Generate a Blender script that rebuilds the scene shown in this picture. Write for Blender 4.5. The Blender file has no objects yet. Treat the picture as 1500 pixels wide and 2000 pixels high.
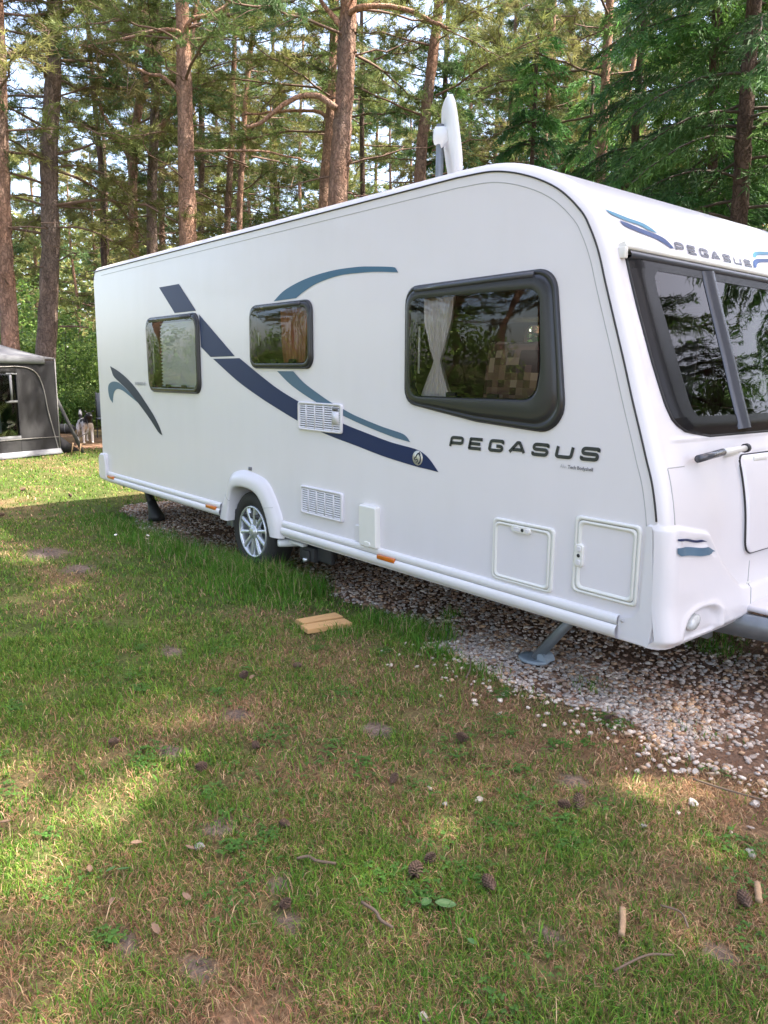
import bpy, bmesh, math, random
import numpy as np
from mathutils import Vector, Matrix

scene = bpy.context.scene
COL = scene.collection
R_ = math.radians

# ------------------------------------------------------------------ camera
CAM = np.array([4.9597, -2.8605, 1.4920])
yaw, pitch, roll, fpx = 0.87162, 0.179145, 0.012103, 1491.3
F_ = np.array([-math.sin(yaw) * math.cos(pitch), math.cos(yaw) * math.cos(pitch), -math.sin(pitch)])
r_ = np.cross(F_, [0, 0, 1]); r_ /= np.linalg.norm(r_); u_ = np.cross(r_, F_)
RT = r_ * math.cos(roll) + u_ * math.sin(roll); UP = -r_ * math.sin(roll) + u_ * math.cos(roll)
cd = bpy.data.cameras.new('camera'); cam = bpy.data.objects.new('camera', cd); COL.objects.link(cam)
cd.sensor_fit = 'VERTICAL'; cd.sensor_height = 36.0; cd.lens = fpx / 2000 * 36.0
cd.clip_start = 0.05; cd.clip_end = 600
cam.matrix_world = Matrix(((RT[0], UP[0], -F_[0], CAM[0]), (RT[1], UP[1], -F_[1], CAM[1]),
                           (RT[2], UP[2], -F_[2], CAM[2]), (0, 0, 0, 1)))
scene.camera = cam

# ------------------------------------------------------------------ sky, sun, exposure
SUN = Vector((0.43, 0.43, 1.0)).normalized()
elev = math.asin(SUN.z); azim = math.atan2(SUN.x, SUN.y)
world = bpy.data.worlds.new('World'); scene.world = world; world.use_nodes = True
wn = world.node_tree; wn.nodes.clear()
sky = wn.nodes.new('ShaderNodeTexSky'); sky.sky_type = 'NISHITA'; sky.sun_disc = False
sky.sun_elevation = elev; sky.sun_rotation = azim; sky.dust_density = 3.0; sky.air_density = 0.8; sky.ozone_density = 0.6
bg = wn.nodes.new('ShaderNodeBackground'); bg.inputs['Strength'].default_value = 0.15
wo = wn.nodes.new('ShaderNodeOutputWorld')
wm = wn.nodes.new('ShaderNodeMixRGB'); wm.blend_type = 'MULTIPLY'; wm.inputs[0].default_value = 1.0; wm.inputs[2].default_value = (1.10, 1.0, 0.93, 1)
wn.links.new(sky.outputs[0], wm.inputs[1]); wn.links.new(wm.outputs[0], bg.inputs[0]); wn.links.new(bg.outputs[0], wo.inputs[0])
sl = bpy.data.lights.new('sun', 'SUN'); sl.energy = 3.4; sl.angle = R_(0.6); sl.color = (1.0, 0.93, 0.80)
so = bpy.data.objects.new('sun', sl); COL.objects.link(so)
so.rotation_euler = SUN.to_track_quat('Z', 'Y').to_euler(); so.location = (10, 10, 30)
scene.view_settings.view_transform = 'Standard'; scene.view_settings.look = 'None'
scene.view_settings.gamma = 1.0; scene.view_settings.exposure = 2.5
scene.cycles.max_bounces = 6; scene.cycles.transparent_max_bounces = 10
scene.cycles.use_denoising = True

# ------------------------------------------------------------------ helpers
rng = np.random.default_rng(7)
random.seed(7)

def mesh_np(name, V, F, col=None, smooth=False):
    """mesh from arrays; F is one array (M,k) or a list of such arrays"""
    V = np.asarray(V, np.float32)
    Fs = F if isinstance(F, list) else [F]
    Fs = [np.asarray(f, np.int32) for f in Fs if len(f)]
    m = bpy.data.meshes.new(name)
    m.vertices.add(len(V)); m.vertices.foreach_set('co', V.ravel())
    loops = np.concatenate([f.ravel() for f in Fs])
    tot = np.concatenate([np.full(len(f), f.shape[1], np.int32) for f in Fs])
    start = np.concatenate([[0], np.cumsum(tot)[:-1]]).astype(np.int32)
    m.loops.add(len(loops)); m.loops.foreach_set('vertex_index', loops)
    m.polygons.add(len(tot)); m.polygons.foreach_set('loop_start', start)
    if smooth:
        m.polygons.foreach_set('use_smooth', np.ones(len(tot), bool))
    m.update(calc_edges=True)
    if col is not None:
        a = m.attributes.new('Col', 'FLOAT_COLOR', 'POINT')
        c = np.ones((len(V), 4), np.float32); c[:, :3] = col
        a.data.foreach_set('color', c.ravel())
    return m

class MB:
    """collects pieces of one mesh"""
    def __init__(s): s.V = []; s.Q = []; s.T = []; s.n = 0; s.C = []
    def add(s, V, Q=(), T=(), col=None):
        V = np.asarray(V, float)
        if len(Q): s.Q.append(np.asarray(Q, int) + s.n)
        if len(T): s.T.append(np.asarray(T, int) + s.n)
        s.V.append(V); s.n += len(V)
        if col is not None: s.C.append(np.broadcast_to(np.asarray(col, float), (len(V), 3)))
        return s
    def mesh(s, name, smooth=False):
        F = []
        if s.Q: F.append(np.concatenate(s.Q))
        if s.T: F.append(np.concatenate(s.T))
        return mesh_np(name, np.concatenate(s.V), F, np.concatenate(s.C) if s.C else None, smooth)

def link(name, mesh, mat, parent=None, loc=None, rot=None, bevel=0, auto=None):
    o = bpy.data.objects.new(name, mesh); COL.objects.link(o)
    if mat is not None and not mesh.materials: mesh.materials.append(mat)
    if parent is not None: o.parent = parent
    if loc is not None: o.location = loc
    if rot is not None: o.rotation_euler = rot
    if bevel:
        b = o.modifiers.new('bevel', 'BEVEL'); b.width = bevel; b.segments = 2; b.limit_method = 'ANGLE'; b.angle_limit = R_(40)
    return o

def tag(o, label, cat=None, group=None, kind=None):
    if label: o['label'] = label
    if cat: o['category'] = cat
    if group: o['group'] = group
    if kind: o['kind'] = kind
    return o

def empty(name, loc=(0, 0, 0), rotz=0):
    o = bpy.data.objects.new(name, None); COL.objects.link(o); o.location = loc; o.rotation_euler = (0, 0, rotz)
    o.empty_display_size = 0.2
    return o

def box(mb, x0, x1, y0, y1, z0, z1):
    V = [(x, y, z) for z in (z0, z1) for y in (y0, y1) for x in (x0, x1)]
    mb.add(V, [(0, 2, 3, 1), (4, 5, 7, 6), (0, 1, 5, 4), (2, 6, 7, 3), (0, 4, 6, 2), (1, 3, 7, 5)])
    return mb

def tube(mb, pts, rad, n=8, caps=True, col=None):
    P = np.asarray(pts, float); k = len(P)
    rad = np.broadcast_to(np.asarray(rad, float), (k,))
    D = np.gradient(P, axis=0); D /= np.linalg.norm(D, axis=1)[:, None] + 1e-12
    ref = np.array([0, 0, 1.0]) if abs(D[0][2]) < 0.9 else np.array([1.0, 0, 0])
    a = np.linspace(0, 2 * np.pi, n, endpoint=False)
    V = []
    A = np.cross(D[0], ref); A /= np.linalg.norm(A)
    for i in range(k):
        A = A - D[i] * (A @ D[i]); A /= np.linalg.norm(A) + 1e-12
        B = np.cross(D[i], A)
        V.append(P[i] + rad[i] * (np.cos(a)[:, None] * A + np.sin(a)[:, None] * B))
    V = np.concatenate(V)
    Q = [(i * n + j, i * n + (j + 1) % n, (i + 1) * n + (j + 1) % n, (i + 1) * n + j) for i in range(k - 1) for j in range(n)]
    T = []
    if caps:
        V = np.concatenate([V, P[:1], P[-1:]])
        c0, c1 = k * n, k * n + 1
        T = [(c0, (j + 1) % n, j) for j in range(n)] + [(c1, (k - 1) * n + j, (k - 1) * n + (j + 1) % n) for j in range(n)]
    mb.add(V, Q, T, col)
    return mb

def lathe_y(mb, prof, n=40, c=(0, 0, 0)):
    """revolve (r, y) profile about the y axis through c"""
    a = np.linspace(0, 2 * np.pi, n, endpoint=False); k = len(prof)
    V = np.array([(c[0] + r * math.cos(t), c[1] + y, c[2] + r * math.sin(t)) for r, y in prof for t in a])
    Q = [(i * n + j, i * n + (j + 1) % n, (i + 1) * n + (j + 1) % n, (i + 1) * n + j) for i in range(k - 1) for j in range(n)]
    mb.add(V, Q)
    return mb

def smooth_line(pts, n, closed=False):
    """Catmull-Rom resample"""
    P = np.asarray(pts, float)
    if closed: P = np.concatenate([P[-1:], P, P[:2]])
    else: P = np.concatenate([2 * P[:1] - P[1:2], P, 2 * P[-1:] - P[-2:-1]])
    m = len(P) - 3; t = np.linspace(0, m, n, endpoint=not closed)
    i = np.minimum(t.astype(int), m - 1); u = (t - i)[:, None]
    p0, p1, p2, p3 = P[i], P[i + 1], P[i + 2], P[i + 3]
    return 0.5 * (2 * p1 + (p2 - p0) * u + (2 * p0 - 5 * p1 + 4 * p2 - p3) * u ** 2 + (3 * p1 - p0 - 3 * p2 + p3) * u ** 3)

def vnoise(x, y, seed=0):
    """smooth value noise 0..1"""
    x = np.asarray(x, float); y = np.asarray(y, float)
    xi = np.floor(x).astype(np.int64); yi = np.floor(y).astype(np.int64); u = x - xi; v = y - yi
    u = u * u * (3 - 2 * u); v = v * v * (3 - 2 * v)
    def h(a, b):
        n = (a * 374761393 + b * 668265263 + seed * 974711) & 0x7fffffff
        n = ((n ^ (n >> 13)) * 1274126177) & 0x7fffffff
        return ((n ^ (n >> 16)) & 0xffff) / 65535.0
    return (h(xi, yi) * (1 - u) + h(xi + 1, yi) * u) * (1 - v) + (h(xi, yi + 1) * (1 - u) + h(xi + 1, yi + 1) * u) * v

def fbm(x, y, seed=0):
    return (vnoise(x, y, seed) * 0.5 + vnoise(x * 2.1, y * 2.1, seed + 1) * 0.28 + vnoise(x * 4.3, y * 4.3, seed + 2) * 0.22)

# ------------------------------------------------------------------ materials
def newmat(name):
    m = bpy.data.materials.new(name); m.use_nodes = True
    nt = m.node_tree; b = nt.nodes['Principled BSDF']
    return m, nt, b

def mat(name, col, rough=0.5, metal=0.0, noise=0.0, scale=20.0, bump=0.0, bscale=None, coat=0.0, spec=0.5, stretch=(1, 1, 1)):
    m, nt, b = newmat(name)
    b.inputs['Roughness'].default_value = rough; b.inputs['Metallic'].default_value = metal
    b.inputs['Specular IOR Level'].default_value = spec
    b.inputs['Coat Weight'].default_value = coat; b.inputs['Coat Roughness'].default_value = 0.08
    b.inputs['Base Color'].default_value = (*col, 1)
    tc = nt.nodes.new('ShaderNodeTexCoord'); mp = nt.nodes.new('ShaderNodeMapping'); mp.inputs['Scale'].default_value = stretch
    nt.links.new(tc.outputs['Object'], mp.inputs[0])
    if noise:
        n = nt.nodes.new('ShaderNodeTexNoise'); n.inputs['Scale'].default_value = scale; n.inputs['Detail'].default_value = 6
        r = nt.nodes.new('ShaderNodeMixRGB'); r.blend_type = 'MIX'
        r.inputs[1].default_value = (*[c * (1 - noise) for c in col], 1); r.inputs[2].default_value = (*[min(1, c * (1 + noise)) for c in col], 1)
        nt.links.new(mp.outputs[0], n.inputs['Vector']); nt.links.new(n.outputs['Fac'], r.inputs[0]); nt.links.new(r.outputs[0], b.inputs['Base Color'])
    if bump:
        n2 = nt.nodes.new('ShaderNodeTexNoise'); n2.inputs['Scale'].default_value = bscale or scale; n2.inputs['Detail'].default_value = 8
        bp = nt.nodes.new('ShaderNodeBump'); bp.inputs['Strength'].default_value = bump; bp.inputs['Distance'].default_value = 0.02
        nt.links.new(mp.outputs[0], n2.inputs['Vector']); nt.links.new(n2.outputs['Fac'], bp.inputs['Height']); nt.links.new(bp.outputs[0], b.inputs['Normal'])
    return m

def attr_mat(name, rough=0.6, transl=0.0, spec=0.3, jitter=0.0):
    """colour from the mesh's own Col attribute, optional leaf translucency"""
    m, nt, b = newmat(name)
    a = nt.nodes.new('ShaderNodeAttribute'); a.attribute_name = 'Col'
    src = a.outputs['Color']
    if jitter:
        oi = nt.nodes.new('ShaderNodeObjectInfo'); hs = nt.nodes.new('ShaderNodeHueSaturation')
        mr = nt.nodes.new('ShaderNodeMapRange'); mr.inputs['To Min'].default_value = 1 - jitter; mr.inputs['To Max'].default_value = 1 + jitter
        mh = nt.nodes.new('ShaderNodeMapRange'); mh.inputs['To Min'].default_value = 0.485; mh.inputs['To Max'].default_value = 0.515
        nt.links.new(oi.outputs['Random'], mr.inputs[0]); nt.links.new(mr.outputs[0], hs.inputs['Value'])
        nt.links.new(oi.outputs['Random'], mh.inputs[0]); nt.links.new(mh.outputs[0], hs.inputs['Hue'])
        nt.links.new(src, hs.inputs['Color']); src = hs.outputs[0]
    nt.links.new(src, b.inputs['Base Color'])
    b.inputs['Roughness'].default_value = rough; b.inputs['Specular IOR Level'].default_value = spec
    if transl:
        t = nt.nodes.new('ShaderNodeBsdfTranslucent'); mx = nt.nodes.new('ShaderNodeMixShader'); mx.inputs[0].default_value = transl
        nt.links.new(src, t.inputs[0]); nt.links.new(b.outputs[0], mx.inputs[1]); nt.links.new(t.outputs[0], mx.inputs[2])
        nt.links.new(mx.outputs[0], nt.nodes['Material Output'].inputs['Surface'])
    return m

def glass_mat(name, tint, ior=1.5, rough=0.01):
    m = bpy.data.materials.new(name); m.use_nodes = True; nt = m.node_tree; nt.nodes.clear()
    o = nt.nodes.new('ShaderNodeOutputMaterial'); t = nt.nodes.new('ShaderNodeBsdfTransparent'); t.inputs[0].default_value = (*tint, 1)
    g = nt.nodes.new('ShaderNodeBsdfGlossy'); g.inputs['Roughness'].default_value = rough; g.inputs[0].default_value = (1, 1, 1, 1)
    f = nt.nodes.new('ShaderNodeFresnel'); f.inputs[0].default_value = ior
    mx = nt.nodes.new('ShaderNodeMixShader')
    n = nt.nodes.new('ShaderNodeTexNoise'); n.inputs['Scale'].default_value = 3.0; tc = nt.nodes.new('ShaderNodeTexCoord')
    bp = nt.nodes.new('ShaderNodeBump'); bp.inputs['Strength'].default_value = 0.06; bp.inputs['Distance'].default_value = 0.02
    nt.links.new(tc.outputs['Object'], n.inputs['Vector']); nt.links.new(n.outputs['Fac'], bp.inputs['Height'])
    nt.links.new(bp.outputs[0], g.inputs['Normal'])
    nt.links.new(f.outputs[0], mx.inputs[0]); nt.links.new(t.outputs[0], mx.inputs[1]); nt.links.new(g.outputs[0], mx.inputs[2])
    nt.links.new(mx.outputs[0], o.inputs[0])
    return m

M = {}
M['panel'] = mat('painted_aluminium', (0.75, 0.73, 0.735), 0.25, bump=0.015, bscale=4, coat=0.2)
M['gel'] = mat('white_moulding', (0.70, 0.68, 0.695), 0.3, noise=0.025, scale=3.0, bump=0.015, bscale=60, coat=0.15)
M['cream'] = mat('cream_plastic', (0.74, 0.73, 0.68), 0.38, noise=0.03, scale=8)
M['rail'] = mat('white_rail', (0.73, 0.715, 0.715), 0.32, noise=0.03, scale=6)
M['seal'] = mat('black_seal', (0.02, 0.02, 0.022), 0.55)
M['greyseal'] = mat('grey_seal', (0.40, 0.40, 0.40), 0.6)
M['frame'] = mat('dark_window_frame', (0.032, 0.032, 0.036), 0.2, spec=0.4)
M['frontframe'] = mat('dark_front_surround', (0.014, 0.014, 0.016), 0.25, spec=0.2)
M['frame2'] = mat('grey_window_rail', (0.060, 0.064, 0.076), 0.22, spec=0.5)
M['glass'] = glass_mat('tinted_acrylic', (0.80, 0.79, 0.77), 1.42)
M['glassf'] = glass_mat('tinted_front_acrylic', (0.20, 0.19, 0.20), 1.25)
M['navy'] = mat('navy_decal', (0.014, 0.026, 0.090), 0.4, spec=0.25)
M['navy2'] = mat('dark_slate_decal', (0.022, 0.030, 0.060), 0.4, spec=0.25)
M['teal'] = mat('steel_blue_decal', (0.060, 0.145, 0.235), 0.4, spec=0.25)
M['slate'] = mat('slate_blue_decal', (0.085, 0.150, 0.215), 0.4, spec=0.25)
M['blue'] = mat('bright_blue_decal', (0.008, 0.045, 0.16), 0.4, spec=0.25)
M['aqua'] = mat('aqua_decal', (0.035, 0.20, 0.31), 0.4, spec=0.25)
M['chrome'] = mat('dark_chrome', (0.045, 0.05, 0.062), 0.25, metal=0.3, noise=0.5, scale=18)
M['greytext'] = mat('grey_print', (0.16, 0.16, 0.17), 0.5)
M['silver'] = mat('silver_badge', (0.55, 0.53, 0.46), 0.35, metal=0.4)
M['amber'] = mat('amber_lens', (0.55, 0.13, 0.01), 0.2, coat=0.6, noise=0.3, scale=60)
M['alloy'] = mat('alloy_wheel', (0.62, 0.64, 0.67), 0.27, metal=0.65, noise=0.06, scale=10)
M['alloydark'] = mat('wheel_barrel', (0.22, 0.23, 0.25), 0.45, metal=0.6)
M['tyre'] = mat('tyre_rubber', (0.022, 0.021, 0.021), 0.72, noise=0.25, scale=25, bump=0.2, bscale=90)
M['black'] = mat('black_plastic', (0.018, 0.018, 0.018), 0.5)
M['chassis'] = mat('dark_chassis', (0.035, 0.035, 0.038), 0.7, noise=0.3, scale=15)
M['galv'] = mat('galvanised_steel', (0.22, 0.24, 0.26), 0.45, metal=0.5, noise=0.2, scale=25)
M['bluepad'] = mat('grey_blue_plastic', (0.26, 0.31, 0.35), 0.55, noise=0.15, scale=30)
M['whitep'] = mat('white_plastic', (0.78, 0.79, 0.80), 0.35)
M['lens'] = mat('clear_lens', (0.55, 0.57, 0.56), 0.12, coat=1.0, noise=0.3, scale=80)
M['wood_in'] = mat('walnut_interior', (0.11, 0.055, 0.035), 0.4, noise=0.3, scale=5, stretch=(1, 1, 8))
M['beige'] = mat('beige_lining', (0.22, 0.15, 0.11), 0.7)
M['seat'] = mat('plum_upholstery', (0.07, 0.022, 0.025), 0.85, noise=0.2, scale=30)
M['curtain'] = mat('pale_lilac_voile', (0.80, 0.77, 0.82), 0.9, noise=0.08, scale=20)
M['maroon'] = mat('maroon_curtain', (0.12, 0.025, 0.035), 0.9, noise=0.2, scale=20)
M['blind'] = mat('pleated_blind', (0.72, 0.76, 0.86), 0.85)
M['timber'] = mat('sawn_timber', (0.52, 0.31, 0.13), 0.7, noise=0.28, scale=9, bump=0.15, bscale=30, stretch=(1, 12, 12))
M['stickwood'] = mat('bare_stick', (0.34, 0.225, 0.13), 0.75, noise=0.35, scale=30, bump=0.3, bscale=60)
M['twig'] = mat('dry_twig', (0.13, 0.092, 0.065), 0.85, noise=0.3, scale=40)
M['cone'] = mat('pine_cone', (0.13, 0.08, 0.055), 0.8, noise=0.7, scale=3.5)
M['dryleaf'] = mat('dead_leaf', (0.22, 0.14, 0.09), 0.75, noise=0.25, scale=40)
M['greenleaf'] = mat('green_leaf', (0.06, 0.14, 0.035), 0.5, noise=0.25, scale=40)
M['stone_w'] = mat('white_flint', (0.50, 0.45, 0.39), 0.7, noise=0.3, scale=2.5, bump=0.3, bscale=50)
M['stone_g'] = mat('grey_flint', (0.30, 0.285, 0.27), 0.7, noise=0.3, scale=2.5, bump=0.3, bscale=50)
M['canvas'] = mat('charcoal_canvas', (0.026, 0.026, 0.029), 0.85, noise=0.15, scale=6, bump=0.3, bscale=3)
M['canvas2'] = mat('pale_grey_canvas', (0.20, 0.21, 0.23), 0.85, noise=0.1, scale=6, bump=0.2, bscale=4)
M['piping'] = mat('light_piping', (0.28, 0.27, 0.26), 0.7)
M['clear'] = glass_mat('clear_vinyl', (0.75, 0.78, 0.8), 1.6, 0.06)
M['strap'] = mat('dark_webbing', (0.06, 0.06, 0.06), 0.85)
M['grass'] = attr_mat('grass_blades', 0.55, 0.30, 0.25)
M['gravel'] = attr_mat('flint_gravel', 0.6, 0, 0.35)
M['needles'] = attr_mat('pine_needles', 0.6, 0.45, 0.3, jitter=0.18)
M['leaves'] = attr_mat('broad_leaves', 0.5, 0.40, 0.3, jitter=0.12)
M['limb'] = mat('pine_limb', (0.16, 0.10, 0.075), 0.9, noise=0.35, scale=8)
M['limbd'] = mat('dark_limb', (0.075, 0.055, 0.045), 0.9, noise=0.3, scale=8)

m_ = M['panel']; nt_ = m_.node_tree; b_ = nt_.nodes['Principled BSDF']
tc_ = nt_.nodes.new('ShaderNodeTexCoord'); mp_ = nt_.nodes.new('ShaderNodeMapping'); mp_.inputs['Scale'].default_value = (4, 4, 0.9)
ns_ = nt_.nodes.new('ShaderNodeTexNoise'); ns_.inputs['Scale'].default_value = 1.6; ns_.inputs['Detail'].default_value = 5
nb_ = nt_.nodes.new('ShaderNodeTexNoise'); nb_.inputs['Scale'].default_value = 0.9; nb_.inputs['Detail'].default_value = 3
nt_.links.new(tc_.outputs['Object'], mp_.inputs[0]); nt_.links.new(mp_.outputs[0], ns_.inputs['Vector']); nt_.links.new(tc_.outputs['Object'], nb_.inputs['Vector'])
ml_ = nt_.nodes.new('ShaderNodeMath'); ml_.operation = 'MULTIPLY'; nt_.links.new(ns_.outputs['Fac'], ml_.inputs[0]); nt_.links.new(nb_.outputs['Fac'], ml_.inputs[1])
rp_ = nt_.nodes.new('ShaderNodeMapRange'); rp_.inputs['From Min'].default_value = 0.18; rp_.inputs['From Max'].default_value = 0.42; nt_.links.new(ml_.outputs[0], rp_.inputs[0])
mx_ = nt_.nodes.new('ShaderNodeMixRGB'); mx_.inputs[1].default_value = (0.755, 0.722, 0.752, 1); mx_.inputs[2].default_value = (0.735, 0.703, 0.728, 1)
nt_.links.new(rp_.outputs[0], mx_.inputs[0]); nt_.links.new(mx_.outputs[0], b_.inputs['Base Color'])

def bark(name, grey, orange, mix):
    m, nt, b = newmat(name); b.inputs['Roughness'].default_value = 0.9; b.inputs['Specular IOR Level'].default_value = 0.2
    tc = nt.nodes.new('ShaderNodeTexCoord'); mp = nt.nodes.new('ShaderNodeMapping'); mp.inputs['Scale'].default_value = (1, 1, 0.30)
    dn = nt.nodes.new('ShaderNodeTexNoise'); dn.inputs['Scale'].default_value = 7; dn.inputs['Detail'].default_value = 5
    dm_ = nt.nodes.new('ShaderNodeMixRGB'); dm_.blend_type = 'LINEAR_LIGHT'; dm_.inputs[0].default_value = 0.10
    nt.links.new(tc.outputs['Object'], dn.inputs['Vector']); nt.links.new(tc.outputs['Object'], dm_.inputs[1]); nt.links.new(dn.outputs['Color'], dm_.inputs[2]); nt.links.new(dm_.outputs[0], mp.inputs[0])
    v = nt.nodes.new('ShaderNodeTexVoronoi'); v.inputs['Scale'].default_value = 19; v.feature = 'DISTANCE_TO_EDGE'
    n = nt.nodes.new('ShaderNodeTexNoise'); n.inputs['Scale'].default_value = 9; n.inputs['Detail'].default_value = 8
    n2 = nt.nodes.new('ShaderNodeTexNoise'); n2.inputs['Scale'].default_value = 1.1; n2.inputs['Detail'].default_value = 4
    for q in (v, n): nt.links.new(mp.outputs[0], q.inputs['Vector'])
    nt.links.new(tc.outputs['Object'], n2.inputs['Vector'])
    r2 = nt.nodes.new('ShaderNodeMapRange'); r2.inputs['From Min'].default_value = 0.35; r2.inputs['From Max'].default_value = 0.65
    r2.inputs['To Min'].default_value = max(0, mix - 0.35); r2.inputs['To Max'].default_value = min(1, mix + 0.35)
    nt.links.new(n2.outputs['Fac'], r2.inputs[0])
    c = nt.nodes.new('ShaderNodeMixRGB'); c.inputs[1].default_value = (*grey, 1); c.inputs[2].default_value = (*orange, 1)
    nt.links.new(r2.outputs[0], c.inputs[0])
    cr = nt.nodes.new('ShaderNodeMapRange'); cr.inputs['From Max'].default_value = 0.16; cr.inputs['To Min'].default_value = 0.62; cr.inputs['To Max'].default_value = 1.05
    nt.links.new(v.outputs['Distance'], cr.inputs[0])
    mm = nt.nodes.new('ShaderNodeMixRGB'); mm.blend_type = 'MULTIPLY'; mm.inputs[0].default_value = 1
    nt.links.new(c.outputs[0], mm.inputs[1]); nt.links.new(cr.outputs[0], mm.inputs[2])
    m2 = nt.nodes.new('ShaderNodeMixRGB'); m2.blend_type = 'OVERLAY'; m2.inputs[0].default_value = 0.75
    nt.links.new(mm.outputs[0], m2.inputs[1]); nt.links.new(n.outputs['Fac'], m2.inputs[2])
    nt.links.new(m2.outputs[0], b.inputs['Base Color'])
    ad = nt.nodes.new('ShaderNodeMath'); ad.operation = 'ADD'; nt.links.new(cr.outputs[0], ad.inputs[0]); nt.links.new(n.outputs['Fac'], ad.inputs[1])
    bp = nt.nodes.new('ShaderNodeBump'); bp.inputs['Strength'].default_value = 0.9; bp.inputs['Distance'].default_value = 0.03
    nt.links.new(ad.outputs[0], bp.inputs['Height']); nt.links.new(bp.outputs[0], b.inputs['Normal'])
    return m
M['bark_o'] = bark('orange_pine_bark', (0.27, 0.185, 0.15), (0.40, 0.225, 0.15), 0.6)
M['bark_m'] = bark('brown_pine_bark', (0.20, 0.145, 0.12), (0.30, 0.165, 0.11), 0.5)
M['bark_g'] = bark('grey_pine_bark', (0.19, 0.145, 0.125), (0.24, 0.16, 0.125), 0.4)
M['bark_d'] = bark('dark_bark', (0.095, 0.07, 0.06), (0.14, 0.085, 0.065), 0.4)

# ------------------------------------------------------------------ ground, gravel, grass
EX = np.array([-60, -3.6, -3.45, -3.02, -2.4, -1.8, -0.84, -0.45, 0.25, 0.7, 1.16, 1.7, 2.07, 2.42, 2.74, 3.14, 3.63, 4.2, 5.0, 9.0])
EY = np.array([9.0, 3.0, 0.36, 0.16, 0.06, 0.0, 0.04, 0.12, 0.22, 0.10, 0.12, 0.17, 0.03, -0.01, -0.03, -0.03, -0.06, -0.02, -0.05, 0.1])
def gravel_d(x, y):
    """positive inside the gravel bed (metres past its edge)"""
    e = np.interp(x, EX, EY) + (vnoise(x * 3.1, y * 3.1, 91) - 0.5) * 0.16
    return np.minimum(np.minimum(y - e, 3.3 - y), x + 3.6)
def sstep(a, b, t):
    t = np.clip((t - a) / (b - a), 0, 1); return t * t * (3 - 2 * t)
def dryness(x, y):
    d = 0.43 + 1.5 * (fbm(x * 0.9 + 3, y * 0.9, 11) - 0.5) + 0.9 * (fbm(x * 3.3, y * 3.3, 21) - 0.5)
    d += 0.30 * sstep(2.2, 3.3, x) * sstep(-1.9, -0.7, y)
    d -= 0.40 * sstep(2.4, 0.3, x)
    d -= 0.45 * sstep(0.55, 0.0, np.interp(x, EX, EY) - y) * sstep(2.6, 1.9, x)
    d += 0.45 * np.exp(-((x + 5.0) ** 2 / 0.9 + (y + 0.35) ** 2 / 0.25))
    return np.clip(d, 0, 1)
def soil(x, y):
    """bare brown track and pitch beyond the tent"""
    s = sstep(-9.6, -10.4, x) * sstep(-17.5, -15.5, x) * sstep(0.5, 1.4, y) * sstep(9, 6, y)
    n = fbm(x * 0.5, y * 0.5, 40)
    return np.clip(s * (0.35 + 1.3 * (n - 0.25)), 0, 1)

SPOTS = [(2.83, -1.77, .075), (3.14, -2.22, .06), (3.36, -1.84, .05), (3.36, -2.11, .06), (-1.6, -1.03, .22), (-0.9, -1.0, .16), (4.17, -1.03, .06), (3.2, -1.78, .045), (2.25, -1.68, .07), (3.85, -1.32, .05), (2.6, -0.9, .09), (3.4, -0.6, .08), (2.1, -1.3, .08), (1.2, -1.2, .1)]
def bare(x, y):
    v = np.zeros(np.shape(x))
    for cx, cy, r in SPOTS:
        dd = np.hypot(x - cx, (y - cy) * 1.25) / r * (0.75 + 0.6 * vnoise(x * 22, y * 22, 66)); v = np.maximum(v, sstep(1.25, 0.55, dd))
    return v
gx = np.unique(np.concatenate([np.linspace(-260, -20, 25), np.linspace(-20, -6, 57), np.linspace(-6, 1.5, 76), np.linspace(1.5, 4.6, 104), np.linspace(4.6, 6, 12), np.linspace(6, 20, 15), np.linspace(20, 260, 25)]))
gy = np.unique(np.concatenate([np.linspace(-260, -14, 25), np.linspace(-14, -4, 11), np.linspace(-4, -2.6, 12), np.linspace(-2.6, 0.4, 101), np.linspace(0.4, 4, 37), np.linspace(4, 20, 41), np.linspace(20, 260, 25)]))
GX, GY = np.meshgrid(gx, gy)
Z = (fbm(GX * 1.4, GY * 1.4, 3) - 0.5) * 0.03 * (np.abs(GX) < 8) * (np.abs(GY) < 5)
dr = dryness(GX, GY)[..., None]; so_ = soil(GX, GY)[..., None]; gd = sstep(-0.05, 0.06, gravel_d(GX, GY))[..., None]
far = sstep(14, 26, np.hypot(GX - 4.9, GY + 2.9))[..., None]
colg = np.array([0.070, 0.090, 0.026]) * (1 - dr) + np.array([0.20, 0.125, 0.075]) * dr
colg = colg * (1 - so_) + np.array([0.22, 0.125, 0.085]) * so_
ba_ = bare(GX, GY)[..., None]; colg = colg * (1 - ba_) + np.array([0.15, 0.115, 0.095]) * ba_
colg = colg * (1 - gd) + np.array([0.20, 0.13, 0.09]) * gd
colg = colg * (1 - 0.5 * far) + np.array([0.10, 0.085, 0.04]) * 0.5 * far
nx, ny = len(gx), len(gy)
idx = np.arange(nx * ny).reshape(ny, nx)
Fq = np.stack([idx[:-1, :-1], idx[:-1, 1:], idx[1:, 1:], idx[1:, :-1]], -1).reshape(-1, 4)
gm = mesh_np('ground', np.stack([GX, GY, Z - 0.012], -1).reshape(-1, 3), Fq, colg.reshape(-1, 3), True)
m, nt, b = newmat('turf_and_soil'); b.inputs['Roughness'].default_value = 0.95; b.inputs['Specular IOR Level'].default_value = 0.1
at_ = nt.nodes.new('ShaderNodeAttribute'); at_.attribute_name = 'Col'
tc = nt.nodes.new('ShaderNodeTexCoord')
n1 = nt.nodes.new('ShaderNodeTexNoise'); n1.inputs['Scale'].default_value = 55; n1.inputs['Detail'].default_value = 8
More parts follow.
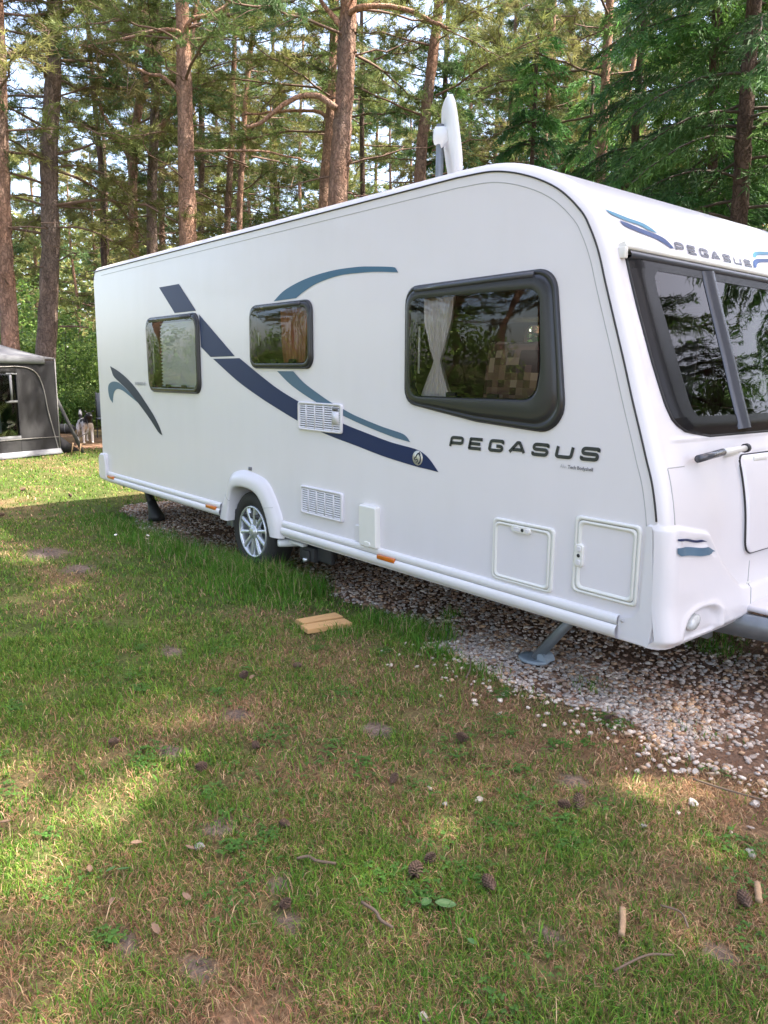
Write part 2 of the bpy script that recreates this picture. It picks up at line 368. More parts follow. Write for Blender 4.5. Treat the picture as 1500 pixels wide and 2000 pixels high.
n2 = nt.nodes.new('ShaderNodeTexNoise'); n2.inputs['Scale'].default_value = 7; n2.inputs['Detail'].default_value = 6
for q in (n1, n2): nt.links.new(tc.outputs['Object'], q.inputs['Vector'])
ov = nt.nodes.new('ShaderNodeMixRGB'); ov.blend_type = 'OVERLAY'; ov.inputs[0].default_value = 0.9
ov2 = nt.nodes.new('ShaderNodeMixRGB'); ov2.blend_type = 'OVERLAY'; ov2.inputs[0].default_value = 0.6
nt.links.new(at_.outputs['Color'], ov.inputs[1]); nt.links.new(n1.outputs['Fac'], ov.inputs[2])
nt.links.new(ov.outputs[0], ov2.inputs[1]); nt.links.new(n2.outputs['Fac'], ov2.inputs[2]); nt.links.new(ov2.outputs[0], b.inputs['Base Color'])
bp = nt.nodes.new('ShaderNodeBump'); bp.inputs['Strength'].default_value = 0.8; bp.inputs['Distance'].default_value = 0.03
nt.links.new(n1.outputs['Fac'], bp.inputs['Height']); nt.links.new(bp.outputs[0], b.inputs['Normal'])
tag(link('ground', gm, m), 'flat turf and bare soil of the pitch under the pines', None, None, 'structure')

def ground_z(x, y):
    return (fbm(x * 1.4, y * 1.4, 3) - 0.5) * 0.03 * (np.abs(x) < 8) * (np.abs(y) < 5) - 0.012

def wedge(n, r0, r1, ang0=-0.60, ang1=0.62, seed=0):
    """random points on the ground in front of the photographer"""
    g = np.random.default_rng(seed)
    r = np.sqrt(g.uniform(r0 ** 2, r1 ** 2, n)); a = g.uniform(ang0, ang1, n)
    fx, fy = -math.sin(yaw), math.cos(yaw)
    dx = fx * np.cos(a) + fy * np.sin(a); dy = fy * np.cos(a) - fx * np.sin(a)
    return CAM[0] + r * dx, CAM[1] + r * dy, r

def blades(x, y, h, w, lean, col, g, zoff=0.0):
    n = len(x); a = g.uniform(0, 2 * np.pi, n); b_ = a + g.uniform(-1.2, 1.2, n) + np.pi / 2
    sx, sy = np.cos(b_) * w / 2, np.sin(b_) * w / 2
    lx, ly = np.cos(a) * lean * h, np.sin(a) * lean * h
    z0 = ground_z(x, y) + zoff
    V = np.empty((n, 5, 3))
    V[:, 0] = np.stack([x - sx, y - sy, z0], -1); V[:, 1] = np.stack([x + sx, y + sy, z0], -1)
    m1 = 0.55
    V[:, 2] = np.stack([x - sx * .8 + lx * .35, y - sy * .8 + ly * .35, z0 + h * m1], -1)
    V[:, 3] = np.stack([x + sx * .8 + lx * .35, y + sy * .8 + ly * .35, z0 + h * m1], -1)
    V[:, 4] = np.stack([x + lx, y + ly, z0 + h * np.clip(1.0 - 0.35 * lean, 0.12, 1)], -1)
    base = (np.arange(n) * 5)[:, None]
    T = np.concatenate([base + [0, 1, 3], base + [0, 3, 2], base + [2, 3, 4]])
    C = np.repeat(col, 5, axis=0)
    return V.reshape(-1, 3), T, C

GREENS = np.array([(0.102, 0.225, 0.022), (0.130, 0.235, 0.026), (0.072, 0.185, 0.024), (0.165, 0.245, 0.034)])
DRYS = np.array([(0.42, 0.285, 0.155), (0.46, 0.325, 0.19), (0.34, 0.205, 0.11), (0.34, 0.175, 0.10)])
mbg = MB()
for n, r0, r1, wf, sd in ((205000, 0.75, 2.6, 0.85, 1), (185000, 2.6, 4.6, 1.1, 2), (100000, 4.6, 8.5, 2.0, 3), (62000, 8.5, 16, 3.6, 4)):
    g = np.random.default_rng(100 + sd)
    wd_ = 0.86 if r1 < 5 else 0.70
    x, y, r = wedge(n, r0, r1, -wd_, wd_, seed=sd)
    d = dryness(x, y)
    keep = (gravel_d(x, y) < g.uniform(-0.05, 0.03, n)) & (soil(x, y) < g.uniform(0.25, 0.7, n)) & (g.uniform(0, 1, n) > 0.30 * d)
    tk = fbm(x * 7, y * 7, 61)                 # tufts and thin places
    keep &= (tk > g.uniform(0.14, 0.50, n))
    keep &= g.uniform(0, 1, n) > bare(x, y) * 0.93
    keep &= ~((x > -3.3) & (x < 3.5) & (y > 0.6) & (y < 3.2))
    x, y, r, d, tk = (q[keep] for q in (x, y, r, d, tk)); n = len(x)
    isd = g.uniform(0, 1, n) < (0.12 + 0.80 * d)
    h = np.where(isd, g.uniform(0.010, 0.036, n), g.uniform(0.014, 0.040, n) * (0.7 + 0.9 * tk))
    h *= 1 + 0.8 * (g.uniform(0, 1, n) < 0.03)
    lean = np.where(isd, g.uniform(0.4, 1.7, n), g.uniform(0.2, 1.3, n))
    w = g.uniform(0.0018, 0.0042, n) * wf
    c = np.where(isd[:, None], DRYS[g.integers(0, 4, n)], GREENS[g.integers(0, 4, n)])
    c = c * g.uniform(0.5, 1.45, (n, 1))
    yel = (fbm(x * 1.7, y * 1.7, 77) - 0.45)[:, None].clip(0, 1) * (~isd)[:, None]
    c = c + yel * np.array([0.05, 0.02, 0.0])
    mbg.add(*(lambda o: (o[0], (), o[1], o[2]))(blades(x, y, h, w, lean, c, g)))
# clover and small weeds in patches
g = np.random.default_rng(15); cc = []
for q in range(90):
    x0, y0, r0_ = wedge(1, 0.9, 4.2, seed=900 + q); k_ = g.integers(14, 46); sp = g.uniform(0.02, 0.06)
    cc.append(np.stack([x0[0] + g.normal(0, sp, k_), y0[0] + g.normal(0, sp, k_)], -1))
P2 = np.concatenate(cc); P2 = P2[gravel_d(P2[:, 0], P2[:, 1]) < -0.03]; n = len(P2); tp_ = np.repeat(P2, 3, 0); an = np.repeat(g.uniform(0, 6.28, n), 3) + np.tile([0, 2.09, 4.19], n)
hh = np.repeat(g.uniform(0.012, 0.03, n), 3) + ground_z(tp_[:, 0], tp_[:, 1]); sz = np.repeat(g.uniform(0.004, 0.0075, n), 3)
cxy = tp_ + np.stack([np.cos(an), np.sin(an)], -1) * sz[:, None] * 0.9; px_ = np.stack([-np.sin(an), np.cos(an)], -1) * sz[:, None] * 0.8; rx_ = np.stack([np.cos(an), np.sin(an)], -1) * sz[:, None]
V4 = np.stack([np.c_[cxy - rx_, hh], np.c_[cxy + px_, hh + sz * .3], np.c_[cxy + rx_, hh - sz * .2], np.c_[cxy - px_, hh + sz * .25]], 1).reshape(-1, 3)
mbg.add(V4, np.arange(n * 12).reshape(-1, 4), (), np.repeat(np.array([0.075, 0.175, 0.032]) * g.uniform(0.7, 1.25, (n * 3, 1)), 4, 0))
# fallen pine needles lying on the thatch
g = np.random.default_rng(5); x, y, r = wedge(50000, 0.8, 6.5, -0.8, 0.8, seed=9)
k = (dryness(x, y) > g.uniform(0.1, 0.8, len(x))) | (gravel_d(x, y) > 0)
xg = g.uniform(-3.3, 4.9, 26000); yg = g.uniform(-0.1, 1.6, 26000); kg = (gravel_d(xg, yg) > 0.02) & (fbm(xg * 2.2, yg * 2.2, 17) > g.uniform(0.25, 0.75, 26000)); x = np.concatenate([x, xg]); y = np.concatenate([y, yg]); k = np.concatenate([k, kg]); x, y = x[k], y[k]; n = len(x)
mbg.add(*(lambda o: (o[0], (), o[1], o[2]))(blades(x, y, g.uniform(0.010, 0.02, n), g.uniform(0.0012, 0.0022, n), g.uniform(2.2, 4.5, n),
        np.array([0.26, 0.13, 0.065]) * g.uniform(0.6, 1.4, (n, 1)), g, 0.012)))
tag(link('grass', mbg.mesh('grass'), M['grass']), 'short patchy lawn of green blades and straw coloured thatch', 'grass', None, 'stuff')

# long grass along the gravel edge and by the wheel
mbl = MB(); g = np.random.default_rng(55)
CL = [(-2.6, -0.12, 0.25, 500, .11), (-2.1, -0.16, 0.30, 900, .13), (-1.5, -0.16, 0.30, 1000, .14), (-1.0, -0.14, 0.26, 1000, .15), (-0.5, -0.08, 0.24, 1100, .17), (-0.15, -0.06, 0.2, 900, .20),
      (0.1, -0.12, 0.22, 1300, .21), (0.4, -0.05, 0.20, 1500, .24), (0.62, -0.06, 0.16, 900, .20), (0.75, 0.08, 0.09, 320, .20), (0.3, -0.32, 0.25, 900, .14), (0.75, -0.25, 0.2, 500, .10),
      (1.50, -0.02, 0.10, 330, .12), (1.72, 0.05, 0.12, 420, .13), (1.85, 0.02, 0.10, 320, .15), (1.95, 0.12, 0.07, 170, .20), (2.1, -0.08, 0.12, 260, .09), (2.45, -0.1, 0.12, 200, .08),
      (1.34, -0.47, 0.08, 160, .08), (1.55, -0.3, 0.12, 260, .09), (1.2, -0.7, 0.2, 250, .07), (0.2, -0.8, 0.3, 400, .08), (2.2, -0.55, 0.12, 110, .07), (2.6, -1.35, 0.10, 70, .07),
      (2.75, -1.75, 0.10, 90, .07), (3.25, -1.75, 0.08, 80, .08), (3.72, -1.5, 0.06, 60, .08), (3.85, -1.35, 0.05, 50, .08), (3.9, -1.75, 0.06, 60, .08), (3.1, -1.35, 0.06, 50, .06),
      (3.04, 1.20, 0.12, 260, .08), (3.0, 1.42, 0.1, 120, .07), (1.7, 0.45, 0.06, 70, .10), (2.35, -1.7, 0.1, 80, .07), (3.35, -0.85, .07, 70, .045), (2.9, 0.2, 0.1, 80, 0.06), (3.5, 0.15, 0.12, 70, 0.05)]
for cx, cy, rad, n, hh in CL:
    x = cx + g.normal(0, rad * .75, n); y = cy + g.normal(0, rad * .6, n)
    c = GREENS[g.integers(0, 4, n)] * g.uniform(0.7, 1.25, (n, 1)) * np.array([0.85, 1.05, 0.95])
    sel = g.uniform(0, 1, n) < 0.13; c[sel] = DRYS[1]
    h = hh * g.uniform(0.35, 1.15, n) * np.exp(-0.35 * (((x - cx) / rad) ** 2 + ((y - cy) / rad) ** 2)).clip(0.25, 1)
    o = blades(x, y, h, g.uniform(0.0025, 0.0055, n), g.uniform(0.1, 0.95, n), c, g)
    mbl.add(o[0], (), o[1], o[2])
tag(link('long_grass', mbl.mesh('long_grass'), M['grass']), 'long green grass tufts growing along the gravel edge beside the wheel', 'grass', None, 'stuff')

# gravel: flint stones
ico = bpy.data.meshes.new('tmp'); bmi = bmesh.new(); bmesh.ops.create_icosphere(bmi, subdivisions=1, radius=1.0)
IV = np.array([v.co[:] for v in bmi.verts]); IF = np.array([[v.index for v in f.verts] for f in bmi.faces]); bmi.free(); bpy.data.meshes.remove(ico)
def stone_cloud(x, y, s, g, cols, zl=0.25):
    n = len(x); k = len(IV)
    sc = s[:, None] * np.stack([g.uniform(0.7, 1.35, n), g.uniform(0.6, 1.0, n), g.uniform(0.32, 0.62, n)], -1)
    V = IV[None] * sc[:, None, :] * g.uniform(0.78, 1.18, (n, k, 1))
    a = g.uniform(0, 2 * np.pi, n); t = g.normal(0, 0.35, n)
    ct, st = np.cos(t)[:, None], np.sin(t)[:, None]
    Y = V[..., 1] * ct - V[..., 2] * st; Zz = V[..., 1] * st + V[..., 2] * ct
    ca, sa = np.cos(a)[:, None], np.sin(a)[:, None]
    X2 = V[..., 0] * ca - Y * sa; Y2 = V[..., 0] * sa + Y * ca
    V = np.stack([X2 + x[:, None], Y2 + y[:, None], Zz + (ground_z(x, y) + s * zl + g.uniform(0, 0.006, n))[:, None]], -1)
    T = (IF[None] + (np.arange(n) * k)[:, None, None]).reshape(-1, 3)
    return V.reshape(-1, 3), T, np.repeat(cols, k, axis=0)
STC = np.array([(0.64, 0.53, 0.43), (0.54, 0.45, 0.375), (0.43, 0.39, 0.35), (0.54, 0.35, 0.21), (0.40, 0.28, 0.205), (0.32, 0.19, 0.125), (0.72, 0.63, 0.53)])
g = np.random.default_rng(31)
X = []; Y = []
for n, x0, x1, y0, y1 in ((19000, -3.5, 3.4, -0.15, 1.3), (6500, 3.4, 5.4, -0.2, 2.6), (4500, 2.0, 3.6, -0.15, 0.5), (3800, -3.5, 3.4, 1.3, 3.2)):
    X.append(g.uniform(x0, x1, n)); Y.append(g.uniform(y0, y1, n))
x = np.concatenate(X); y = np.concatenate(Y)
e = gravel_d(x, y); k = e > -0.02 + 0.10 * g.normal(0, 0.35, len(x)) ** 2
litter = fbm(x * 2.2, y * 2.2, 17)
k &= litter + g.uniform(-0.25, 0.25, len(x)) < 0.68
x, y, e = x[k], y[k], e[k]; n = len(x)
rim = sstep(0.6, 0.1, e) * sstep(0.6, 2.0, x)
pr = np.where(g.uniform(0, 1, n) < 0.30 + 0.34 * rim, g.choice([0, 1, 6, 2], n), g.choice([1, 2, 3, 4, 4, 5, 5, 3], n))
cols = STC[pr] * g.uniform(0.75, 1.2, (n, 1))
V, T, C = stone_cloud(x, y, g.lognormal(-4.45, 0.32, n).clip(0.005, 0.021), g, cols, 0.12)
mbv = MB().add(V, (), T, C)
# strays thinning out into the turf
n = 420; x = g.uniform(1.9, 4.4, n); y = np.interp(x, EX, EY) - np.abs(g.exponential(0.10, n))
V, T, C = stone_cloud(x, y, g.uniform(0.008, 0.017, n), g, STC[g.choice([0, 1, 6, 3], n)] * g.uniform(0.8, 1.15, (n, 1)), 0.55)
mbv.add(V, (), T, C)
tag(link('gravel', mbv.mesh('gravel'), M['gravel']), 'pale flint gravel bed under and beside the caravan', 'gravel', None, 'stuff')
# ------------------------------------------------------------------ caravan
W = 2.26
van = tag(empty('caravan', (0, 0.2, 0)), 'white touring caravan with navy side stripes parked on the gravel', 'caravan')
VL = (0, -0.2, 0)
def part(name, mesh, m_, parent=None, bevel=0, smooth=False):
    o = link(name, mesh, m_, parent or van, bevel=bevel)
    if parent is None: o.location = VL
    return o

FL = [(2.10, 2.457), (2.338, 2.443), (2.542, 2.389), (2.719, 2.304), (2.848, 2.194), (2.906, 2.108), (2.954, 2.006), (2.996, 1.881), (3.052, 1.72), (3.11, 1.554), (3.16, 1.403), (3.207, 1.27), (3.244, 1.162), (3.283, 1.048), (3.315, 0.889), (3.330, 0.70), (3.335, 0.50), (3.335, 0.355)]
front = smooth_line(FL, 150)
rear = np.array([(-3.01, 0.36), (-3.01, 1.4), (-3.01, 2.38), (-3.0, 2.42), (-2.975, 2.447), (-2.94, 2.457)])
roof = np.stack([np.linspace(-2.8, 2.0, 14), np.full(14, 2.457)], -1)
prof = np.concatenate([rear, roof, front])                     # side-panel outline, rear bottom -> roof -> front bottom
def normals2(P):
    D = np.gradient(P, axis=0); D /= np.linalg.norm(D, axis=1)[:, None]
    return np.stack([-D[:, 1], D[:, 0]], -1)
NP = normals2(prof)
EDGE = [(0.0, 0.0), (0.006, 0.016), (0.018, 0.030), (0.036, 0.040), (0.062, 0.046)]
def off_y(y):
    d = min(y, W - y); return float(np.interp(d, [e_[0] for e_ in EDGE], [e_[1] for e_ in EDGE]))
n_front0 = len(rear) + len(roof)
# split index where the front panel starts (z ~ 2.26)
iz = next(i for i in range(n_front0, len(prof)) if prof[i, 1] < 2.27)
# roof and rear shell
ys = [e_[0] for e_ in EDGE] + list(np.linspace(0.1, W - 0.1, 9)) + [W - e_[0] for e_ in EDGE[::-1]]
sec = prof[:iz + 1]; nn = NP[:iz + 1]
V = np.array([(p_[0] + n_[0] * off_y(y), y, p_[1] + n_[1] * off_y(y)) for p_, n_ in zip(sec, nn) for y in ys]); k = len(ys)
Q = [(i * k + j, i * k + j + 1, (i + 1) * k + j + 1, (i + 1) * k + j) for i in range(len(sec) - 1) for j in range(k - 1)]
part('roof_shell', mesh_np('roof_shell', V, np.array(Q), None, True), M['gel'])

# front panel: fine grid with its moulded relief
fp = prof[iz:]; fn = NP[iz:]
FZ = fp[:, 1]
def xprof(z): return np.interp(z, FZ[::-1], fp[::-1, 0])
def fpoint(y, z, off=0.0):
    x = np.interp(z, FZ[::-1], fp[::-1, 0]); nx_ = np.interp(z, FZ[::-1], fn[::-1, 0]); nz_ = np.interp(z, FZ[::-1], fn[::-1, 1])
    o = off_y(y) + off
    return (x + nx_ * o, y, z + nz_ * o)
BUMP_Y = [-1, 0.046, 0.323, 0.392, 0.443, 0.528, 0.643, 0.72, 1.2]; BUMP_Z = [0.885, 0.882, 0.826, 0.749, 0.684, 0.611, 0.535, 0.525, 0.525]
def relief(y, z):
    ym = min(y, W - y); d = 0.0
    ss = lambda a, b_, t: float(sstep(a, b_, np.array(t)))
    bz = np.interp(ym, BUMP_Y, BUMP_Z)
    d += 0.016 * ss(bz + 0.004, bz - 0.012, z)                                    # bumper corner step
    d += 0.018 * ss(0.56, 0.40, z) * ss(0.9, 0.5, ym)                                # lower lip swells
    d -= 0.035 * ss(0.40, 0.355, z)                                                 # tucks under at the bottom
    # arch shaped lamp recess
    u = (ym - 0.262) / 0.165; v = (z - 0.385) / 0.118
    arch = max(abs(u - 0.15 * v), 0) ** 2.6 + max(v, 0) ** 3
    rim = math.hypot(u, v)
    if z > 0.372: d -= 0.030 * ss(1.05, 0.62, arch) * ss(0.372, 0.392, z)
    d += 0.007 * math.exp(-((arch - 1.25) / 0.35) ** 2) * ss(0.37, 0.40, z)
    # locker lid: gentle dish around, raised lid, joint groove
    lu = max(abs(y - W / 2) - 0.405, 0); lv = max(abs(z - 0.90) - 0.165, 0)
    q = math.hypot(lu, lv)
    d += 0.022 * ss(0.075, 0.045, q) - 0.016 * math.exp(-((q - 0.060) / 0.007) ** 2)
    d -= 0.012 * math.exp(-((ym - 0.50) / 0.13) ** 2) * ss(0.62, 0.80, z) * ss(1.22, 1.05, z)   # vertical scoop
    # swoosh recess on the corner
    if 0.04 < ym < 0.38:
        t = (ym - 0.04) / 0.33; top = 0.832 - 0.03 * t - 0.055 * max(t - 0.75, 0) * 4; bot = 0.755 + 0.012 * math.sin(t * 3.1) - 0.05 * max(t - 0.8, 0) * 5
        d -= 0.008 * ss(0, 0.012, top - z) * ss(0, 0.012, z - bot) * ss(0.085, 0.11, ym) * ss(0.385, 0.36, ym)
    d += 0.006 * ss(0.012, 0.0, abs(z - 1.215)) * ss(0.10, 0.2, ym)                 # sill under the window
    return d
yl = [e_[0] for e_ in EDGE] + list(np.linspace(0.075, 1.0, 78)) + list(np.linspace(1.02, W - 1.02, 12)) + list(np.linspace(W - 1.0, W - 0.075, 78)) + [W - e_[0] for e_ in EDGE[::-1]]
zl_ = np.concatenate([np.linspace(FZ[0], 1.24, 45), np.linspace(1.228, 0.357, 110)])
V = []
for z in zl_:
    for y in yl:
        p_ = fpoint(y, z, 0); rl = relief(y, z) * (1 if min(y, W - y) > 0.07 else (0.35 + 0.65 * min(y, W - y) / 0.07))
        yy3 = y
        if y < 0.0625 and z < 0.90:            # the lower corner wraps round onto the side
            s_ = float(sstep(0.893, 0.880, np.array(z))); aa = float(np.interp(y, [0, 0.006, 0.018, 0.036, 0.062], [0, 0.38, 0.78, 1.17, 1.5708]))
            xc = fpoint(0.062, z, 0)[0] + relief(0.072, z) - 0.075
            x3 = xc + 0.075 * math.sin(aa); y3 = 0.065 - 0.075 * math.cos(aa)
            V.append(((p_[0] + rl) * (1 - s_) + x3 * s_, y * (1 - s_) + y3 * s_, p_[2])); continue
        V.append((p_[0] + rl, y, p_[2]))
k = len(yl); Q = []
WIN_Z0, WIN_Z1 = 1.285, 1.945
for i in range(len(zl_) - 1):
    for j in range(k - 1):
        yc, zc = (yl[j] + yl[j + 1]) / 2, (zl_[i] + zl_[i + 1]) / 2
        if WIN_Z0 < zc < WIN_Z1 and 0.25 < yc < W - 0.25: continue
        Q.append((i * k + j, i * k + j + 1, (i + 1) * k + j + 1, (i + 1) * k + j))
part('front_panel', mesh_np('front_panel', V, np.array(Q), None, True), M['gel'])

# --- near and far side panels with their openings
def round_poly(pts, rad, seg=7):
    P = [np.array(p_, float) for p_ in pts]; n = len(P); out = []
    rad = rad if isinstance(rad, (list, tuple)) else [rad] * n
    for i in range(n):
        a, b_, c = P[i - 1], P[i], P[(i + 1) % n]
        u = (a - b_) / np.linalg.norm(a - b_); v = (c - b_) / np.linalg.norm(c - b_)
        ang = math.acos(max(-1, min(1, u @ v)))
        if rad[i] < 1e-4 or ang > 3.0: out.append(b_); continue
        t = min(rad[i] / math.tan(ang / 2), 0.45 * np.linalg.norm(a - b_), 0.45 * np.linalg.norm(c - b_)); r = t * math.tan(ang / 2)
        cen = b_ + (u + v) / np.linalg.norm(u + v) * (r / math.sin(ang / 2))
        s, e_ = b_ + u * t - cen, b_ + v * t - cen
        a0 = math.atan2(s[1], s[0]); a1 = math.atan2(e_[1], e_[0]); da = (a1 - a0 + math.pi) % (2 * math.pi) - math.pi
        for q in range(seg + 1):
            tt = a0 + da * q / seg; out.append(cen + r * np.array([math.cos(tt), math.sin(tt)]))
    return np.array(out)
def by_angle(poly, c, n=168):
    """resample a star-shaped loop by direction about c"""
    P = np.asarray(poly, float); Qn = np.roll(P, -1, 0); out = []
    for t in np.linspace(0, 2 * np.pi, n, endpoint=False):
        d = np.array([math.cos(t), math.sin(t)]); best = 0
        for a, b_ in zip(P, Qn):
            e_ = b_ - a; den = d[0] * e_[1] - d[1] * e_[0]
            if abs(den) < 1e-9: continue
            w_ = a - c; s = (w_[0] * e_[1] - w_[1] * e_[0]) / den; u = (w_[0] * d[1] - w_[1] * d[0]) / den
            if s > best and -1e-6 <= u <= 1 + 1e-6: best = s
        out.append(c + d * best)
    return np.array(out)
WINS = [
    dict(n='window', o=[(-1.748, 1.948), (-0.742, 1.948), (-0.733, 1.316), (-1.72, 1.312)], ro=0.085, i=[(-1.708, 1.902), (-0.782, 1.902), (-0.773, 1.355), (-1.688, 1.352)], ri=0.07, lab='small square bedroom window with pleated blind lowered'),
    dict(n='window', o=[(0.066, 1.952), (0.828, 1.952), (0.836, 1.519), (0.060, 1.520)], ro=0.075, i=[(0.098, 1.910), (0.794, 1.910), (0.802, 1.556), (0.094, 1.556)], ri=0.06, lab='small kitchen window between the stripes'),
    dict(n='window', o=[(1.732, 1.955), (2.732, 1.966), (2.835, 1.228), (2.28, 1.262), (1.738, 1.336)], ro=[0.085, 0.11, 0.13, 0.0, 0.085], i=[(1.785, 1.885), (2.655, 1.878), (2.68, 1.52), (2.655, 1.385), (1.795, 1.375)], ri=[0.06, 0.07, 0.3, 0.09, 0.07], lab='large tapering lounge window with a wide grey surround'),
]
for w_ in WINS:
    w_['O'] = round_poly(w_['o'], w_['ro']); w_['c'] = np.mean(w_['i'], axis=0)
    w_['Oa'] = by_angle(w_['O'], w_['c']); w_['Ia'] = by_angle(round_poly(w_['i'], w_['ri']), w_['c'])
ARCH_I = smooth_line([(-0.285, 0.352), (-0.256, 0.486), (-0.219, 0.590), (-0.15, 0.634), (-0.02, 0.645), (0.11, 0.630), (0.205, 0.578), (0.283, 0.470), (0.338, 0.335)], 33)
ARCH_O = smooth_line([(-0.46, 0.352), (-0.40, 0.47), (-0.315, 0.60), (-0.255, 0.715), (-0.15, 0.758), (-0.011, 0.768), (0.149, 0.750), (0.262, 0.715), (0.345, 0.640), (0.41, 0.55), (0.450, 0.475), (0.466, 0.335)], 33)
side_loop = np.concatenate([prof, ARCH_I[::-1] + np.array([0.0, 0.012])])
def fill(outer, holes, y):
    bm = bmesh.new(); edges = []
    for L in [outer] + holes:
        vs = [bm.verts.new((p_[0], y, p_[1])) for p_ in L]
        edges += [bm.edges.new((vs[i], vs[(i + 1) % len(vs)])) for i in range(len(vs))]
    bmesh.ops.triangle_fill(bm, use_beauty=True, use_dissolve=False, edges=edges)
    me = bpy.data.meshes.new('panel'); bm.to_mesh(me); bm.free(); return me
holes = [w_['Ia'] + (w_['Ia'] - w_['c']) * 0.03 for w_ in WINS]
part('side_panel', fill(side_loop, holes, 0.0), M['panel'])
far_holes = [round_poly([(0.7, 1.9), (2.0, 1.9), (2.0, 1.35), (0.7, 1.35)], 0.08), round_poly([(-2.0, 1.9), (-0.8, 1.9), (-0.8, 1.35), (-2.0, 1.35)], 0.08), round_poly([(2.3, 1.9), (2.75, 1.9), (2.85, 1.35), (2.3, 1.35)], 0.08)]
part('far_side_panel', fill(side_loop, far_holes, W), M['panel'])
# black seal line and inner seam, following the outline a little inside
def poly_tube(name, pts3, r, m_, parent=None, n=6):
    return part(name, tube(MB(), pts3, r, n).mesh(name, True), m_, parent)
poly_tube('edge_seal', [(p_[0] - n_[0] * 0.002, -0.002, p_[1] - n_[1] * 0.002) for p_, n_ in zip(prof[2:], NP[2:]) if p_[1] > 0.90], 0.0042, M['seal'])
iprof = [(p_[0] - n_[0] * 0.05, 0.0008, p_[1] - n_[1] * 0.05) for p_, n_ in zip(prof, NP) if p_[1] > 0.88 and p_[0] > -2.9]
poly_tube('inner_seam', iprof, 0.0024, M['greyseal'])
# thin lining behind the edge strip
# rear corner fin
mb = MB(); 
R2 = round_poly([(-3.06, 0.372), (-3.06, 0.60), (-3.02, 0.645), (-2.892, 0.648), (-2.872, 0.60), (-2.866, 0.372)], [0.05, 0.05, 0.03, 0.02, 0.02, 0.02], 4)
def slab(loop, y0, y1, round_=0.006):
    """closed slab between two y values with an eased front edge; y0 is the outer face"""
    L = np.asarray(loop, float); c = L.mean(0); n = len(L)
    ins = L + (c - L) / np.linalg.norm(c - L, axis=1)[:, None] * round_
    sg = 1 if y1 > y0 else -1
    V = [(p_[0], y1, p_[1]) for p_ in L] + [(p_[0], y0 + sg * round_, p_[1]) for p_ in L] + [(p_[0], y0, p_[1]) for p_ in ins]
    bm = bmesh.new(); vs = [bm.verts.new(v_) for v_ in V]
    for r in range(2):
        for i in range(n): bm.faces.new((vs[r * n + i], vs[r * n + (i + 1) % n], vs[(r + 1) * n + (i + 1) % n], vs[(r + 1) * n + i]))
    e_ = [bm.edges.get((vs[2 * n + i], vs[2 * n + (i + 1) % n])) for i in range(n)]
    bmesh.ops.triangle_fill(bm, use_beauty=True, edges=e_)
    bmesh.ops.recalc_face_normals(bm, faces=bm.faces)
    me = bpy.data.meshes.new('slab'); bm.to_mesh(me); bm.free(); return me
part('rear_corner_moulding', slab(R2, -0.035, 0.1, 0.015), M['gel'])
# front lower corner moulding on the side
R3 = round_poly([(3.274, 0.886), (3.300, 0.886), (3.318, 0.70), (3.335, 0.45), (3.320, 0.356), (3.168, 0.357), (3.165, 0.452), (3.24, 0.468), (3.272, 0.51)], [0.012, 0, 0, 0, 0, 0.015, 0.012, 0.03, 0.03], 5)
part('front_corner_moulding', slab(R3, -0.0095, 0.05, 0.006), M['gel'])
sc_ = MB(); lathe_y(sc_, [(0.0, -0.019), (0.006, -0.0185), (0.008, -0.014)], 12, (3.192, 0, 0.447)); part('screw_cap', sc_.mesh('screw_cap', True), M['greyseal'])
# skirt rail
def rail_seg(name, xa, xb):
    pr_ = [(0.003, 0.466), (-0.010, 0.464), (-0.017, 0.456), (-0.019, 0.440), (-0.017, 0.4255), (-0.011, 0.4235), (-0.011, 0.4205), (-0.020, 0.4185), (-0.027, 0.410), (-0.030, 0.396), (-0.028, 0.380), (-0.020, 0.366), (-0.006, 0.358), (0.03, 0.357), (0.03, 0.40)]
    xs_ = np.linspace(xa, xb, 3)
    V = np.array([(x, y, z) for x in xs_ for y, z in pr_]); k = len(pr_)
    Q = [(i * k + j, (i + 1) * k + j, (i + 1) * k + j + 1, i * k + j + 1) for i in range(2) for j in range(k - 1)]
    T = []
    o = part(name, mesh_np(name, V, np.array(Q), None, True), M['rail'])
    gr = MB(); box(gr, xa, xb, -0.0135, -0.0105, 0.4203, 0.4237); part('rail_groove', gr.mesh('rail_groove'), M['greyseal'], o)
    return o
rail_seg('skirt_rail', -2.86, -0.44); rail_seg('skirt_rail', 0.462, 3.168)
# marker lights
for x0, x1 in ((-2.84, -2.67), (-0.665, -0.50), (1.532, 1.688)):
    mb = MB(); box(mb, x0, x1, -0.034, -0.016, 0.403, 0.431); part('marker_light', mb.mesh('marker_light'), M['amber'], bevel=0.005)
# wheel arch
prof_a = [(0.0, 0.004), (0.03, -0.014), (0.14, -0.018), (0.20, -0.032), (0.5, -0.044), (0.85, -0.048), (0.97, -0.044), (1.0, -0.034), (1.0, 0.05), (0.98, 0.16)]
V = []
for a, b_ in zip(ARCH_O, ARCH_I):
    for t, y in prof_a: q = a + (b_ - a) * t; V.append((q[0], y, q[1]))
k = len(prof_a); Q = [(i * k + j, i * k + j + 1, (i + 1) * k + j + 1, (i + 1) * k + j) for i in range(len(ARCH_O) - 1) for j in range(k - 1)]
wa = part('wheel_arch', mesh_np('wheel_arch', V, np.array(Q), None, True), M['gel'])
for i0 in (5, 26):
    a, b_ = ARCH_O[i0], ARCH_I[i0]
    poly_tube('arch_joint', [((a + (b_ - a) * t)[0], y - 0.001, (a + (b_ - a) * t)[1]) for t, y in prof_a[3:8]], 0.0018, M['greyseal'], wa)
